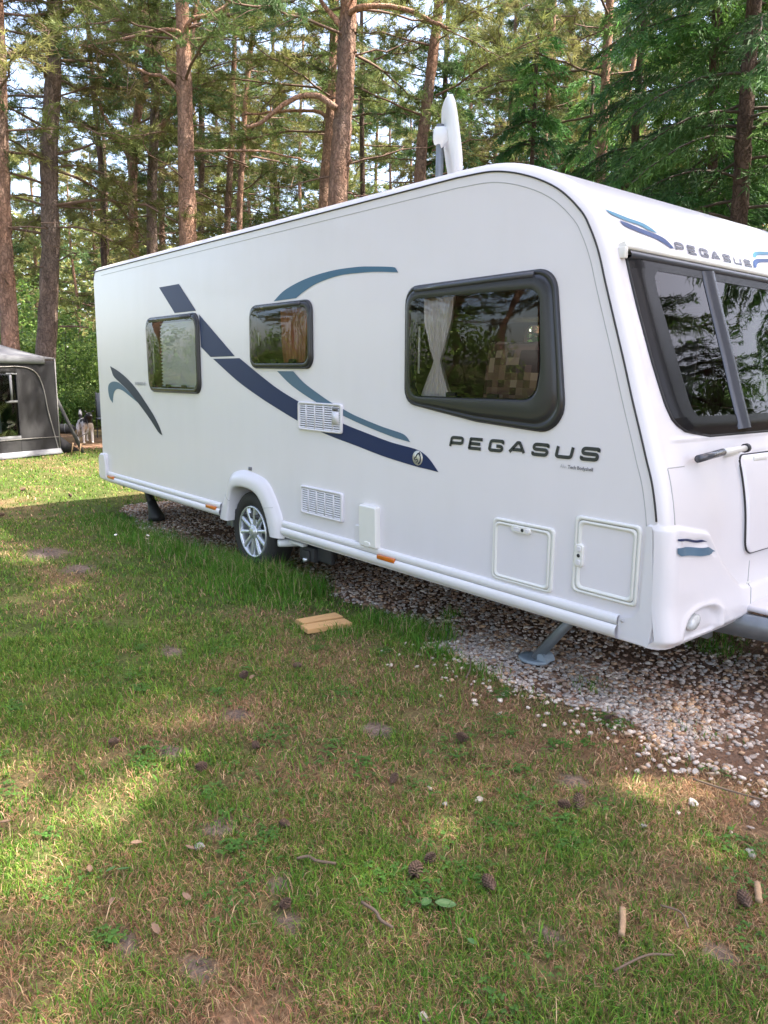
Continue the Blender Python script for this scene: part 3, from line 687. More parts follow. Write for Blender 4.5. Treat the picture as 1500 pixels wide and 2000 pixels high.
mb = MB(); box(mb, -0.007, 0.034, -0.006, 0.002, 0.775, 0.80); part('reflector_clip', mb.mesh('c'), M['greytext'])
# wheel well lining
V = []
for q in ARCH_I: V += [(q[0] * 1.25, 0.02, q[1] + 0.02), (q[0] * 1.25, 0.42, q[1] + 0.02)]
Q = [(2 * i, 2 * i + 1, 2 * i + 3, 2 * i + 2) for i in range(len(ARCH_I) - 1)]
part('wheel_well', mesh_np('wheel_well', V, np.array(Q)), M['black'])
mb = MB(); box(mb, -0.42, 0.46, 0.42, 0.44, 0.30, 0.66); part('well_back', mb.mesh('w'), M['black'])
# wheels
def make_wheel(y0, sgn):
    w = bpy.data.objects.new('wheel', None); COL.objects.link(w); w.parent = van; w.location = (0, y0 - 0.2, 0.305)
    w.scale = (1, sgn, 1)
    mb = MB(); lathe_y(mb, [(0.198, 0.020), (0.205, 0.006), (0.225, -0.002), (0.255, -0.004), (0.283, 0.006), (0.300, 0.022), (0.308, 0.045), (0.309, 0.10), (0.308, 0.155), (0.298, 0.18), (0.25, 0.20), (0.20, 0.18)], 56)
    part('tyre', mb.mesh('tyre', True), M['tyre'], w)
    mb = MB(); lathe_y(mb, [(0.199, 0.016), (0.199, 0.004), (0.193, -0.003), (0.185, -0.001), (0.180, 0.012), (0.176, 0.04), (0.172, 0.10)], 56)
    part('rim', mb.mesh('rim', True), M['alloy'], w)
    mb = MB(); lathe_y(mb, [(0.178, 0.10), (0.12, 0.085), (0.0, 0.085)], 40); part('brake_drum', mb.mesh('drum', True), M['alloydark'], w)
    for i in range(10):
        a = i * 2 * math.pi / 10 + 0.16; ca, sa = math.cos(a), math.sin(a)
        pts = [(0.040, 0.021, 0.012, 0.05), (0.085, 0.016, 0.006, 0.035), (0.135, 0.0155, 0.002, 0.03), (0.183, 0.020, 0.004, 0.03)]
        V = []
        for r, hw, yf, yb in pts:
            for s, y in ((-1, yb), (-0.75, yf), (0.75, yf), (1, yb)): V.append((r * ca - s * hw * sa, y, r * sa + s * hw * ca))
        Q = [(q * 4 + j, q * 4 + j + 1, q * 4 + j + 5, q * 4 + j + 4) for q in range(3) for j in range(3)]
        part('spoke', mesh_np('spoke', V, np.array(Q), None, False), M['alloy'], w)
    mb = MB(); lathe_y(mb, [(0.056, 0.03), (0.054, 0.006), (0.046, 0.000), (0.036, 0.002), (0.034, -0.005), (0.026, -0.008), (0.0, -0.009)], 32); part('hub_cap', mb.mesh('hub', True), M['alloy'], w)
    return w
make_wheel(0.012, 1); make_wheel(W - 0.012, -1)
# floor, chassis, axle
mb = MB(); box(mb, -2.98, 3.27, 0.02, W - 0.02, 0.405, 0.44); part('floor_pan', mb.mesh('floor_pan'), M['chassis'])
for y in (0.55, W - 0.6):
    mb = MB(); box(mb, -2.7, 3.3, y, y + 0.05, 0.27, 0.405); part('chassis_rail', mb.mesh('chassis_rail'), M['galv'])
mb = MB(); tube(mb, [(0, 0.2, 0.30), (0, W - 0.2, 0.30)], 0.05, 10); part('axle', mb.mesh('axle', True), M['chassis'])
mb = MB(); box(mb, 0.75, 2.3, 0.42, 0.52, 0.31, 0.39); part('under_tray', mb.mesh('under_tray'), M['chassis'])
for y0, y1 in ((0.62, 1.06), (W - 0.62, W - 1.06)):
    mb = MB(); V = [(x, y + s, z) for x, y in ((3.1, y0), (3.5, y0 + (y1 - y0) * 0.2), (4.75, y1)) for s, z in ((-0.022, 0.285), (0.022, 0.285), (0.022, 0.395), (-0.022, 0.395))]; mb.add(V, [(q * 4 + j, q * 4 + (j + 1) % 4, q * 4 + 4 + (j + 1) % 4, q * 4 + 4 + j) for q in range(2) for j in range(4)]); part('drawbar', mb.mesh('drawbar'), M['galv'])
mb = MB(); box(mb, 4.6, 5.0, W / 2 - 0.05, W / 2 + 0.05, 0.36, 0.47); tube(mb, [(4.62, W / 2, 0.0), (4.62, W / 2, 0.7)], 0.03, 10); part('hitch_head', mb.mesh('hitch_head'), M['galv'])
mb = MB(); box(mb, 3.36, 4.35, 0.70, W - 0.70, 0.405, 0.435); part('fairing', mb.mesh('fairing'), M['gel'], bevel=0.012)
# motor mover by the wheel
mv = bpy.data.objects.new('wheel_mover', None); COL.objects.link(mv); mv.parent = van; mv.location = VL
mb = MB(); tube(mb, [(0.40, -0.012, 0.293), (0.405, 0.0, 0.293), (0.44, 0.10, 0.292), (0.46, 0.26, 0.290)], [0.024, 0.028, 0.032, 0.032], 16); part('drive_roller', mb.mesh('roller', True), M['whitep'], mv)
mb = MB(); box(mb, 0.42, 0.62, 0.05, 0.10, 0.292, 0.318); part('cover_plate', mb.mesh('cover_plate'), M['whitep'], mv, bevel=0.008)
mb = MB(); box(mb, 0.52, 0.70, 0.09, 0.30, 0.19, 0.29); box(mb, 0.57, 0.66, 0.075, 0.092, 0.20, 0.27); part('gearbox', mb.mesh('gearbox'), M['chassis'], mv, bevel=0.012)
mb = MB(); tube(mb, [(0.63, 0.05, 0.205), (0.63, 0.12, 0.205)], 0.014, 10); part('bolt', mb.mesh('bolt', True), M['alloy'], mv)
mb = MB(); box(mb, 0.70, 0.86, 0.12, 0.16, 0.20, 0.30); part('bracket', mb.mesh('bracket'), M['chassis'], mv, bevel=0.01)
for x0 in (-0.475, -0.415):
    mb = MB(); box(mb, x0, x0 + 0.045, 0.05, 0.075, 0.275, 0.36); part('mud_flap', mb.mesh('mud_flap'), M['galv'], bevel=0.012)
# corner steadies
def steady(name, top, foot, m1, m2, big):
    s = bpy.data.objects.new(name, None); COL.objects.link(s); s.parent = van; s.location = VL
    t, f = np.array(top), np.array(foot); d = (f - t); d /= np.linalg.norm(d)
    sx = np.cross(d, (0, 0, 1)); sx /= np.linalg.norm(sx); sy = np.cross(sx, d)
    mb = MB()
    for a, hw, th, of in ((sx, 0.030, 0.004, 0.0),):
        for (cx, cy, wx, wy) in ((0, 0.012, 0.032, 0.004), (-0.030, -0.010, 0.004, 0.022), (0.030, -0.010, 0.004, 0.022)):
            V = [];
            for P_ in (t, f):
                for ax, ay in ((-1, -1), (1, -1), (1, 1), (-1, 1)): V.append(P_ + sx * (cx + ax * wx) + sy * (cy + ay * wy))
            mb.add(V, [(0, 1, 5, 4), (1, 2, 6, 5), (2, 3, 7, 6), (3, 0, 4, 7), (0, 3, 2, 1), (4, 5, 6, 7)])
    part('leg', mb.mesh('leg'), m1, s)
    if big:
        mb = MB(); n = 28; a = np.linspace(0, 2 * np.pi, n, endpoint=False); V = []
        for r, z in ((0.072, 0.002), (0.078, 0.012), (0.072, 0.020), (0.05, 0.016), (0.0, 0.018)):
            for q in a: V.append((f[0] + r * 1.15 * math.cos(q), f[1] + r * math.sin(q), z))
        mb.add(V, [(i * n + j, i * n + (j + 1) % n, (i + 1) * n + (j + 1) % n, (i + 1) * n + j) for i in range(4) for j in range(n)])
        part('foot_pad', mb.mesh('pad', True), m2, s)
        mb = MB(); V = []
        for i in range(10):
            q = i / 9 * math.pi; V += [(f[0] + 0.02 + 0.040 * (1 - math.cos(q)) * 0.9, f[1] - 0.02 + 0.0 * i, 0.015 + 0.040 * math.sin(q)), (f[0] + 0.02 + 0.040 * (1 - math.cos(q)) * 0.9, f[1] + 0.055, 0.015 + 0.040 * math.sin(q))]
        mb.add(V, [(2 * i, 2 * i + 1, 2 * i + 3, 2 * i + 2) for i in range(9)])
        mb.add([V[2 * i] for i in range(10)], (), [(0, i, i + 1) for i in range(1, 9)]); mb.add([V[2 * i + 1] for i in range(10)], (), [(0, i + 1, i) for i in range(1, 9)])
        part('hinged_shoe', mb.mesh('shoe', False), m2, s)
    else:
        mb = MB(); tube(mb, [f + (0, 0, -0.0), f + (0, 0, 0.03), f - d * 0.12 + (0, 0, 0.0), f - d * 0.2], [0.085, 0.082, 0.055, 0.045], 14); part('foot_pad', mb.mesh('pad', False), m2, s)
    return s
steady('corner_steady', (2.77, 0.40, 0.41), (2.525, 0.245, 0.02), M['galv'], M['bluepad'], True)
steady('corner_steady', (-2.52, 0.24, 0.42), (-2.35, 0.27, 0.005), M['black'], M['black'], False)
steady('corner_steady', (2.77, W - 0.40, 0.41), (2.525, W - 0.245, 0.02), M['galv'], M['bluepad'], True)
steady('corner_steady', (-2.52, W - 0.24, 0.42), (-2.35, W - 0.27, 0.005), M['black'], M['black'], False)

# --- side windows
def ring_mesh(loops, name, close=False):
    """loops: list of (N,2) loops with y"""
    n = len(loops[0][0]); V = []
    for L, y in loops:
        yy = np.broadcast_to(np.asarray(y, float), (n,)); V += [(p_[0], yy[i], p_[1]) for i, p_ in enumerate(L)]
    Q = [(r * n + i, r * n + (i + 1) % n, (r + 1) * n + (i + 1) % n, (r + 1) * n + i) for r in range(len(loops) - 1) for i in range(n)]
    return mesh_np(name, V, np.array(Q), None, True)
for wi, w_ in enumerate(WINS):
    O, I, c = w_['Oa'], w_['Ia'], w_['c']
    wo_ = bpy.data.objects.new('window', None); COL.objects.link(wo_); wo_.parent = van; wo_.location = VL; wo_['label'] = w_['lab']
    mixl = lambda t: O + (I - O) * t
    part('seal', ring_mesh([(O + (O - c) * 0.012, -0.0015), (O + (O - c) * 0.012, -0.006), (mixl(0.02), -0.010)], 'seal'), M['seal'], wo_)
    part('frame', ring_mesh([(mixl(0.0), 0.001), (mixl(0.0), -0.012), (mixl(0.06), -0.017), (mixl(0.16), -0.018), (mixl(0.18), -0.0145), (mixl(0.24), -0.0145), (mixl(0.27), -0.021), (mixl(0.40), -0.0245), (mixl(0.88), -0.0250), (I, -0.022), (I + (I - c) * 0.02, 0.03)], 'frame'), M['frame'], wo_)
    # pane: dished acrylic sheet, two faces
    loops = [(c + (I - c) * t, -0.0255 - 0.006 * (1 - t ** 3)) for t in (1.02, 0.9, 0.7, 0.4, 0.02)]
    part('pane', ring_mesh(loops, 'pane'), M['glass'], wo_)
    # hinge rail along the top
    xa, xb = w_['o'][0][0] + 0.09, w_['o'][1][0] - 0.11; zt = w_['o'][0][1]
    mb = MB(); tube(mb, [(x, -0.023, zt - 0.020 + (w_['o'][1][1] - zt) * (x - xa) / (xb - xa)) for x in np.linspace(xa, xb, 5)], 0.013, 8); part('hinge_rail', mb.mesh('hinge_rail', True), M['frame2'], wo_)
    zb = w_['i'][-1][1]
    for xx in np.linspace(w_['i'][0][0], w_['i'][1][0], 4)[1:-1]:
        mb = MB(); box(mb, xx - 0.035, xx + 0.035, 0.008, 0.03, zb - 0.004, zb + 0.026); part('catch', mb.mesh('catch'), M['black'], wo_, bevel=0.006)
    mb = MB(); tube(mb, [(w_['i'][0][0] + 0.03, 0.02, zb + 0.12), (w_['i'][0][0] + 0.03, 0.02, w_['i'][0][1] - 0.14)], 0.006, 6); part('stay', mb.mesh('stay', True), M['whitep'], wo_)
    if wi == 0:
        zt_, zb_ = 1.90, 1.36; npl = 19; V = []
        for i in range(npl * 2 + 1):
            z = zt_ + (zb_ - zt_) * i / (npl * 2); y = 0.040 + (0.022 if i % 2 else 0)
            V += [(-1.58, y, z), (-0.80, y, z)]
        part('pleated_blind', mesh_np('pleated_blind', V, np.array([(2 * i, 2 * i + 1, 2 * i + 3, 2 * i + 2) for i in range(npl * 2)])), M['blind'], wo_)
# window stickers: small print below the rear window is left to the glass tray
# --- decals on the side, thin vinyl sheets
def decal(name, pts, m_, y=-0.0025, n=None, closed_smooth=False):
    L = np.array(pts, float)
    bm = bmesh.new(); vs = [bm.verts.new((p_[0], y, p_[1])) for p_ in L]
    es = [bm.edges.new((vs[i], vs[(i + 1) % len(vs)])) for i in range(len(vs))]
    bmesh.ops.triangle_fill(bm, use_beauty=True, edges=es)
    me = bpy.data.meshes.new(name); bm.to_mesh(me); bm.free()
    return part(name, me, m_)
def band(name, top, bot, m_, n=36, f=None):
    """strip between two smooth curves running the same way"""
    a = smooth_line(top, n); b_ = smooth_line(bot, n); V = []
    for p_, q in zip(a, b_):
        V += [f(p_[0], p_[1]) if f else (p_[0], -0.0025, p_[1]), f(q[0], q[1]) if f else (q[0], -0.0025, q[1])]
    return part(name, mesh_np(name, V, np.array([(2 * i, 2 * i + 1, 2 * i + 3, 2 * i + 2) for i in range(n - 1)])), m_)
decal('stripe', [(-1.46, 2.194), (-1.076, 2.193), (-0.786, 1.966), (-1.172, 1.967)], M['navy'])
decal('stripe', [(-0.735, 1.935), (-0.18, 1.607), (-0.56, 1.604), (-0.718, 1.684)], M['navy'])
band('stripe', [(-0.11, 1.592), (0.21, 1.458), (0.431, 1.374), (0.662, 1.304), (0.916, 1.238), (1.162, 1.184), (1.374, 1.145), (1.612, 1.105), (1.82, 1.083), (1.90, 1.060), (1.955, 1.025), (2.012, 0.974)],
     [(-0.521, 1.590), (-0.155, 1.429), (0.159, 1.319), (0.385, 1.25), (0.66, 1.173), (0.925, 1.117), (1.118, 1.084), (1.292, 1.058), (1.536, 1.019), (1.806, 0.988), (1.92, 0.980), (2.012, 0.973)], M['navy'], 60)
band('stripe', [(0.37, 1.967), (0.51, 2.030), (0.751, 2.081), (1.028, 2.106), (1.282, 2.105), (1.441, 2.093), (1.61, 2.074), (1.64, 2.06), (1.657, 2.041)],
     [(0.645, 1.970), (0.731, 2.003), (0.883, 2.044), (1.115, 2.071), (1.363, 2.067), (1.50, 2.058), (1.62, 2.045), (1.64, 2.043), (1.657, 2.0405)], M['teal'], 50)
band('stripe', [(0.603, 1.501), (0.724, 1.430), (0.879, 1.366), (1.037, 1.308), (1.161, 1.273), (1.29, 1.238), (1.533, 1.189), (1.70, 1.163), (1.75, 1.145), (1.78, 1.118)],
     [(0.402, 1.501), (0.539, 1.427), (0.683, 1.368), (0.878, 1.303), (1.02, 1.267), (1.17, 1.230), (1.374, 1.184), (1.611, 1.139), (1.71, 1.125), (1.78, 1.1175)], M['slate'], 50)
def outline(a_, b_): return np.concatenate([smooth_line(a_, 24), smooth_line(b_[::-1], 24)[1:-1]])
decal('swoosh', outline([(-2.68, 1.534), (-2.501, 1.494), (-2.301, 1.434), (-2.084, 1.344), (-1.88, 1.226), (-1.684, 1.101), (-1.567, 1.002), (-1.512, 0.930)], [(-2.68, 1.534), (-2.64, 1.482), (-2.586, 1.428), (-2.427, 1.371), (-2.231, 1.297), (-1.967, 1.169), (-1.741, 1.045), (-1.60, 0.955), (-1.512, 0.930)]), M['navy2'])
decal('swoosh', outline([(-2.655, 1.173), (-2.735, 1.22), (-2.765, 1.30), (-2.74, 1.352), (-2.66, 1.380), (-2.56, 1.385), (-2.44, 1.368), (-2.25, 1.302), (-2.12, 1.245), (-2.031, 1.200)], [(-2.655, 1.173), (-2.640, 1.225), (-2.618, 1.268), (-2.572, 1.300), (-2.494, 1.315), (-2.376, 1.300), (-2.234, 1.260), (-2.031, 1.200)]), M['slate'], -0.0019)
# horse emblem on the stripe tip
em = MB(); lathe_y(em, [(0.0, -0.0055), (0.040, -0.0055), (0.041, -0.003)], 32, (1.846, 0, 1.034)); emo = part('emblem', em.mesh('emblem', True), M['silver'])
def ribbon(pts, w, y, parent, m_, name='mark'):
    P = np.array(pts, float); D = np.gradient(P, axis=0); D /= np.linalg.norm(D, axis=1)[:, None]; N = np.stack([-D[:, 1], D[:, 0]], -1)
    w = np.broadcast_to(np.asarray(w, float), (len(P),))[:, None] / 2; A, B = P + N * w, P - N * w
    V = []
    for a, b_ in zip(A, B): V += [(a[0], y, a[1]), (b_[0], y, b_[1])]
    return part(name, mesh_np(name, V, np.array([(2 * i, 2 * i + 1, 2 * i + 3, 2 * i + 2) for i in range(len(P) - 1)])), m_, parent)
ec = np.array([1.846, 1.034])
ribbon(ec + smooth_line([(-0.028, -0.006), (-0.012, 0.006), (0.0, 0.022), (0.014, 0.024), (0.026, 0.002), (0.022, -0.020), (0.008, -0.032)], 20), np.linspace(0.006, 0.010, 20), -0.0065, emo, M['navy2'])
ribbon(ec + smooth_line([(-0.026, -0.008), (-0.012, -0.012), (-0.002, -0.006), (0.004, -0.016), (-0.010, -0.026)], 14), 0.005, -0.0065, emo, M['navy2'])
ribbon(ec + smooth_line([(0.012, 0.026), (0.018, 0.034), (0.024, 0.018)], 8), 0.005, -0.0065, emo, M['navy2'])
# --- lettering in squared extended capitals
def rc(pts, r=0.22):
    P = [np.array(p_, float) for p_ in pts]; out = [P[0]]
    for i in range(1, len(P) - 1):
        a, b_, c = P[i - 1], P[i], P[i + 1]; u = (a - b_) / np.linalg.norm(a - b_); v = (c - b_) / np.linalg.norm(c - b_)
        t = min(r, 0.48 * np.linalg.norm(a - b_), 0.48 * np.linalg.norm(c - b_)); s, e_ = b_ + u * t, b_ + v * t
        for q in np.linspace(0, 1, 6): out.append((1 - q) ** 2 * s + 2 * q * (1 - q) * b_ + q * q * e_)
    out.append(P[-1]); return out
GLY = {'P': [rc([(0, 0), (0, 1), (1, 1), (1, .40), (0, .40)])], 'E': [rc([(1, 1), (0, 1), (0, 0), (1, 0)], .02), [(0, .5), (.88, .5)]],
       'G': [rc([(1, .70), (1, 1), (0, 1), (0, 0), (1, 0), (1, .46), (.52, .46)])], 'A': [rc([(-.05, 0), (.42, 1), (.58, 1), (1.05, 0)], .03), [(.16, .28), (.84, .28)]],
       'S': [rc([(1, .74), (1, 1), (0, 1), (0, .52), (1, .50), (1, 0), (0, 0), (0, .27)])], 'U': [rc([(0, 1), (0, 0), (1, 0), (1, 1)])]}
def word(text, f, w, h, pitch, stroke, m_, name='lettering', slant=0.18):
    mb = MB()
    for i, ch in enumerate(text):
        for st in GLY[ch]:
            P = np.array([(i * pitch + p_[0] * w + p_[1] * h * slant, stroke / 2 + p_[1] * (h - stroke)) for p_ in st])
            D = np.gradient(P, axis=0); D /= np.linalg.norm(D, axis=1)[:, None]; N = np.stack([-D[:, 1], D[:, 0]], -1) * stroke / 2
            if len(P) == 2: pass
            V = []
            for a, b_ in zip(P + N, P - N): V += [f(*a), f(*b_)]
            mb.add(V, [(2 * j, 2 * j + 1, 2 * j + 3, 2 * j + 2) for j in range(len(P) - 1)])
    return part(name, mb.mesh(name), m_)
word('PEGASUS', lambda u, v: (2.098 + u, -0.004, 1.112 + 0.010 * u / 0.9 + v), 0.082, 0.064, 0.1375, 0.0165, M['chrome'])
word('PEGASUS', lambda u, v: (lambda p_: (p_[0] + 0.003, p_[1], p_[2]))(fpoint(0.572 + u, 2.052 - 0.009 * u / 0.75 + v, 0.001)), 0.068, 0.044, 0.1140, 0.0115, M['chrome'])
def small_text(text, f, size, m_, off=0.0, xs=1.0):
    cu = bpy.data.curves.new('t', 'FONT'); cu.body = text; cu.size = size; cu.offset = off; cu.resolution_u = 3
    ob = bpy.data.objects.new('t', cu); COL.objects.link(ob); dg = bpy.context.evaluated_depsgraph_get()
    me = bpy.data.meshes.new_from_object(ob.evaluated_get(dg)); bpy.data.objects.remove(ob)
    for v_ in me.vertices: v_.co = f(v_.co.x * xs, v_.co.y)
    me.materials.clear()
    return part('lettering', me, m_)
small_text('Alu-', lambda u, v: (2.812 + u, -0.004, 1.079 + v), 0.022, M['greyseal'])
small_text('Tech Bodyshell', lambda u, v: (2.855 + u, -0.004, 1.079 + v), 0.022, M['greytext'], 0.0006)
small_text('RIMINI', lambda u, v: (-2.074 + u, -0.004, 1.361 + v), 0.040, M['greyseal'], 0.0012, 2.1)
# --- vents
def vent(x0, x1, z0, z1):
    v = bpy.data.objects.new('vent', None); COL.objects.link(v); v.parent = van; v.location = VL
    O = round_poly([(x0, z1), (x1, z1), (x1, z0), (x0, z0)], 0.018, 4); c = np.array([(x0 + x1) / 2, (z0 + z1) / 2])
    sx, sz = (x1 - x0) / 2, (z1 - z0) / 2
    I = c + (O - c) * np.array([(sx - 0.020) / sx, (sz - 0.014) / sz])
    part('frame', ring_mesh([(O, 0.0), (O, -0.012), (c + (O - c) * 0.98, -0.016), (I, -0.015), (I, -0.002)], 'vent_frame'), M['gel'], v)
    mb = MB(); box(mb, x0 + 0.015, x1 - 0.015, -0.004, -0.001, z0 + 0.01, z1 - 0.01); part('backing', mb.mesh('backing'), M['chassis'], v)
    n = 11
    for i in range(n):
        z = z0 + 0.021 + (z1 - z0 - 0.042) * i / (n - 1)
        V = [(x0 + 0.018, -0.013, z - 0.0045), (x1 - 0.018, -0.013, z - 0.0045), (x1 - 0.018, -0.0125, z + 0.001), (x0 + 0.018, -0.0125, z + 0.001), (x0 + 0.018, -0.005, z + 0.0045), (x1 - 0.018, -0.005, z + 0.0045)]
        part('slat', mesh_np('slat', V, np.array([(0, 1, 2, 3), (3, 2, 5, 4)])), M['gel'], v)
    for i in range(1, 5):
        x = x0 + (x1 - x0) * i / 5; mb = MB(); box(mb, x - 0.004, x + 0.004, -0.0145, -0.004, z0 + 0.014, z1 - 0.014); part('bar', mb.mesh('bar'), M['gel'], v)
    return v
v1 = vent(0.667, 1.155, 1.120, 1.304); vent(0.689, 1.163, 0.560, 0.748)
mb = MB(); box(mb, 1.06, 1.115, -0.0155, -0.012, 1.262, 1.282); part('makers_plate', mb.mesh('plate'), M['greytext'], v1)
mb = MB(); box(mb, 1.055, 1.125, -0.0155, -0.010, 1.175, 1.255); part('blank_plate', mb.mesh('plate'), M['gel'], v1)
# --- mains box and plate
mb = MB(); V = []
hk = bpy.data.objects.new('mains_hookup_box', None); COL.objects.link(hk); hk.parent = van; hk.location = VL
part('body', slab(round_poly([(1.355, 0.711), (1.520, 0.711), (1.528, 0.456), (1.362, 0.456)], 0.012, 4), -0.036, 0.0, 0.010), M['cream'], hk)
part('thumb_tab', slab(round_poly([(1.415, 0.492), (1.475, 0.492), (1.475, 0.462), (1.415, 0.462)], 0.014, 4), -0.041, -0.030, 0.003), M['cream'], hk)
part('socket_plate', slab(round_poly([(1.288, 0.569), (1.354, 0.569), (1.354, 0.467), (1.288, 0.467)], 0.008, 3), -0.008, 0.0, 0.003), M['gel'])
# --- locker doors
def locker(o, i, hnd, vert):
    L = bpy.data.objects.new('locker_door', None); COL.objects.link(L); L.parent = van; L.location = VL
    c = np.mean(o, axis=0); O = by_angle(round_poly(o, 0.022, 5), c, 120); I = by_angle(round_poly(i, 0.02, 5), c, 120)
    mx_ = lambda t: O + (I - O) * t
    part('frame', ring_mesh([(O, 0.001), (O, -0.008), (mx_(0.12), -0.011), (mx_(0.40), -0.011), (mx_(0.45), -0.003), (mx_(0.52), -0.003), (mx_(0.57), -0.012), (mx_(0.85), -0.012), (mx_(1.0), -0.004), (mx_(1.12), -0.003)], 'lf'), M['cream'], L)
    part('joint', ring_mesh([(mx_(0.455), -0.0045), (mx_(0.515), -0.0045)], 'lj'), M['greytext'], L)
    part('panel', slab(mx_(1.05), -0.0035, -0.001, 0.0005), M['panel'], L)
    x0, x1, z0, z1 = hnd
    h = part('handle', slab(round_poly([(x0, z1), (x1, z1), (x1, z0), (x0, z0)], 0.016, 5), -0.017, -0.003, 0.005), M['cream'], L)
    cx, cz = (x0 + x1) / 2, (z0 + z1) / 2
    if not vert: cx += 0.012
    mb = MB(); lathe_y(mb, [(0.0, -0.0195), (0.0075, -0.0195), (0.009, -0.0165)], 14, (cx, 0, cz)); part('lock', mb.mesh('lock', True), M['black'], L)
    if vert: q = [(cx - 0.012, cx + 0.012, cz + 0.018, cz + 0.042), (cx - 0.012, cx + 0.012, cz - 0.044, cz - 0.020)]
    else: q = [(cx - 0.055, cx - 0.016, cz - 0.010, cz + 0.010), (cx + 0.016, cx + 0.040, cz - 0.010, cz + 0.010)]
    for a in q: part('finger_grip', slab(round_poly([(a[0], a[3]), (a[1], a[3]), (a[1], a[2]), (a[0], a[2])], 0.008, 4), -0.0195, -0.016, 0.002), M['gel'], L)
locker([(2.424, 0.790), (2.804, 0.790), (2.804, 0.477), (2.425, 0.477)], [(2.448, 0.757), (2.765, 0.757), (2.768, 0.502), (2.453, 0.502)], (2.545, 2.668, 0.737, 0.770), False)
locker([(2.917, 0.873), (3.250, 0.873), (3.250, 0.519), (2.914, 0.519)], [(2.950, 0.839), (3.214, 0.839), (3.217, 0.550), (2.953, 0.550)], (2.927, 2.971, 0.638, 0.746), True)
# --- front window assembly
OZ = [1.221, 1.235, 1.262, 1.30, 1.36, 1.545, 1.76, 1.985]; OYL = [0.45, 0.30, 0.225, 0.180, 0.156, 0.126, 0.114, 0.112]
IZ = [1.30, 1.33, 1.36, 1.52, 1.84, 1.90, 1.93]; IYL = [0.36, 0.325, 0.315, 0.294, 0.262, 0.268, 0.30]
oy = lambda z: float(np.interp(z, OZ, OYL)); iy = lambda z: float(np.interp(z, IZ, IYL))
def patch(mb, rows, ncol, off):
    V = []
    for z, ya, yb in rows:
        for y in np.linspace(ya, yb, ncol):
            p_ = fpoint(y, z, off(y, z) if callable(off) else off); V.append(p_)
    mb.add(V, [(i * ncol + j, i * ncol + j + 1, (i + 1) * ncol + j + 1, (i + 1) * ncol + j) for i in range(len(rows) - 1) for j in range(ncol - 1)])
fw = bpy.data.objects.new('front_window', None); COL.objects.link(fw); fw.parent = van; fw.location = VL; fw['label'] = 'wide three pane front window with dark tinted glazing'
mb = MB()
def foff(y, z):
    yy = min(y, W - y); d = min(max(yy - oy(z), 0), max(z - 1.218, 0)); return 0.006 + 0.020 * float(sstep(0, 0.05, np.array(d)))
zz = np.linspace(1.30, 1.93, 22)
patch(mb, [(z, oy(z), iy(z)) for z in zz], 9, foff)
patch(mb, [(z, W - iy(z), W - oy(z)) for z in zz], 9, foff)
patch(mb, [(z, oy(z), W - oy(z)) for z in np.linspace(1.2215, 1.30, 8)], 41, foff)
patch(mb, [(z, oy(z), W - oy(z)) for z in np.linspace(1.93, 1.985, 5)], 41, foff)
for s in (0.005, 0.010):
    pass
part('frame', mb.mesh('front_frame', True), M['frontframe'], fw)
poly_tube('seal', [fpoint(oy(z) - 0.002, z, 0.004) for z in np.linspace(1.985, 1.2215, 30)] + [fpoint(y, 1.219, 0.004) for y in np.linspace(0.46, W - 0.46, 12)] + [fpoint(W - oy(z) + 0.002, z, 0.004) for z in np.linspace(1.2215, 1.985, 30)], 0.006, M['seal'], fw)
for ya, yb in ((None, 0.705), (0.805, W - 0.805), (W - 0.705, None)):
    mb = MB(); rows = []
    for z in zz: rows.append((z, iy(z) - 0.01 if ya is None else ya, (W - iy(z) + 0.01) if yb is None else yb))
    patch(mb, rows, 10, 0.024); part('pane', mb.mesh('front_pane', True), M['glassf'], fw)
for yc in (0.755, W - 0.755):
    mb = MB(); V = []; prf = [(-0.052, 0.020), (-0.046, 0.030), (-0.02, 0.034), (0.0, 0.042), (0.03, 0.046), (0.050, 0.036), (0.054, 0.020)]
    zm = np.linspace(1.235, 1.965, 26)
    for z in zm:
        for du, of in prf: V.append(fpoint(yc + du, z, of))
    k = len(prf); mb.add(V, [(i * k + j, i * k + j + 1, (i + 1) * k + j + 1, (i + 1) * k + j) for i in range(len(zm) - 1) for j in range(k - 1)])
    part('mullion', mb.mesh('mullion', True), M['frame2'], fw)
mb = MB(); V = []; prf = [(1.968, 0.006), (1.968, 0.030), (1.980, 0.036), (1.998, 0.030), (2.004, 0.006)]
yy_ = np.linspace(0.105, W - 0.105, 20)
for y in yy_:
    for z, of in prf: V.append(fpoint(y, z, of))
mb.add(V, [(i * 5 + j, i * 5 + j + 1, (i + 1) * 5 + j + 1, (i + 1) * 5 + j) for i in range(len(yy_) - 1) for j in range(4)])
part('hinge_rail', mb.mesh('hinge_rail', True), M['frame2'], fw)
mb = MB(); V = []; prf = [(1.999, 0.0), (1.999, 0.036), (2.026, 0.030), (2.030, 0.0)]; yy_ = np.linspace(0.085, W - 0.085, 14)
for y in yy_:
    for z, of in prf: V.append(fpoint(y, z, of))
mb.add(V, [(i * 4 + j, i * 4 + j + 1, (i + 1) * 4 + j + 1, (i + 1) * 4 + j) for i in range(len(yy_) - 1) for j in range(3)])
mb.add([V[0], V[1], V[2], V[3]], [(0, 1, 2, 3)])
part('awning_rail', mb.mesh('awning_rail'), M['cream'])
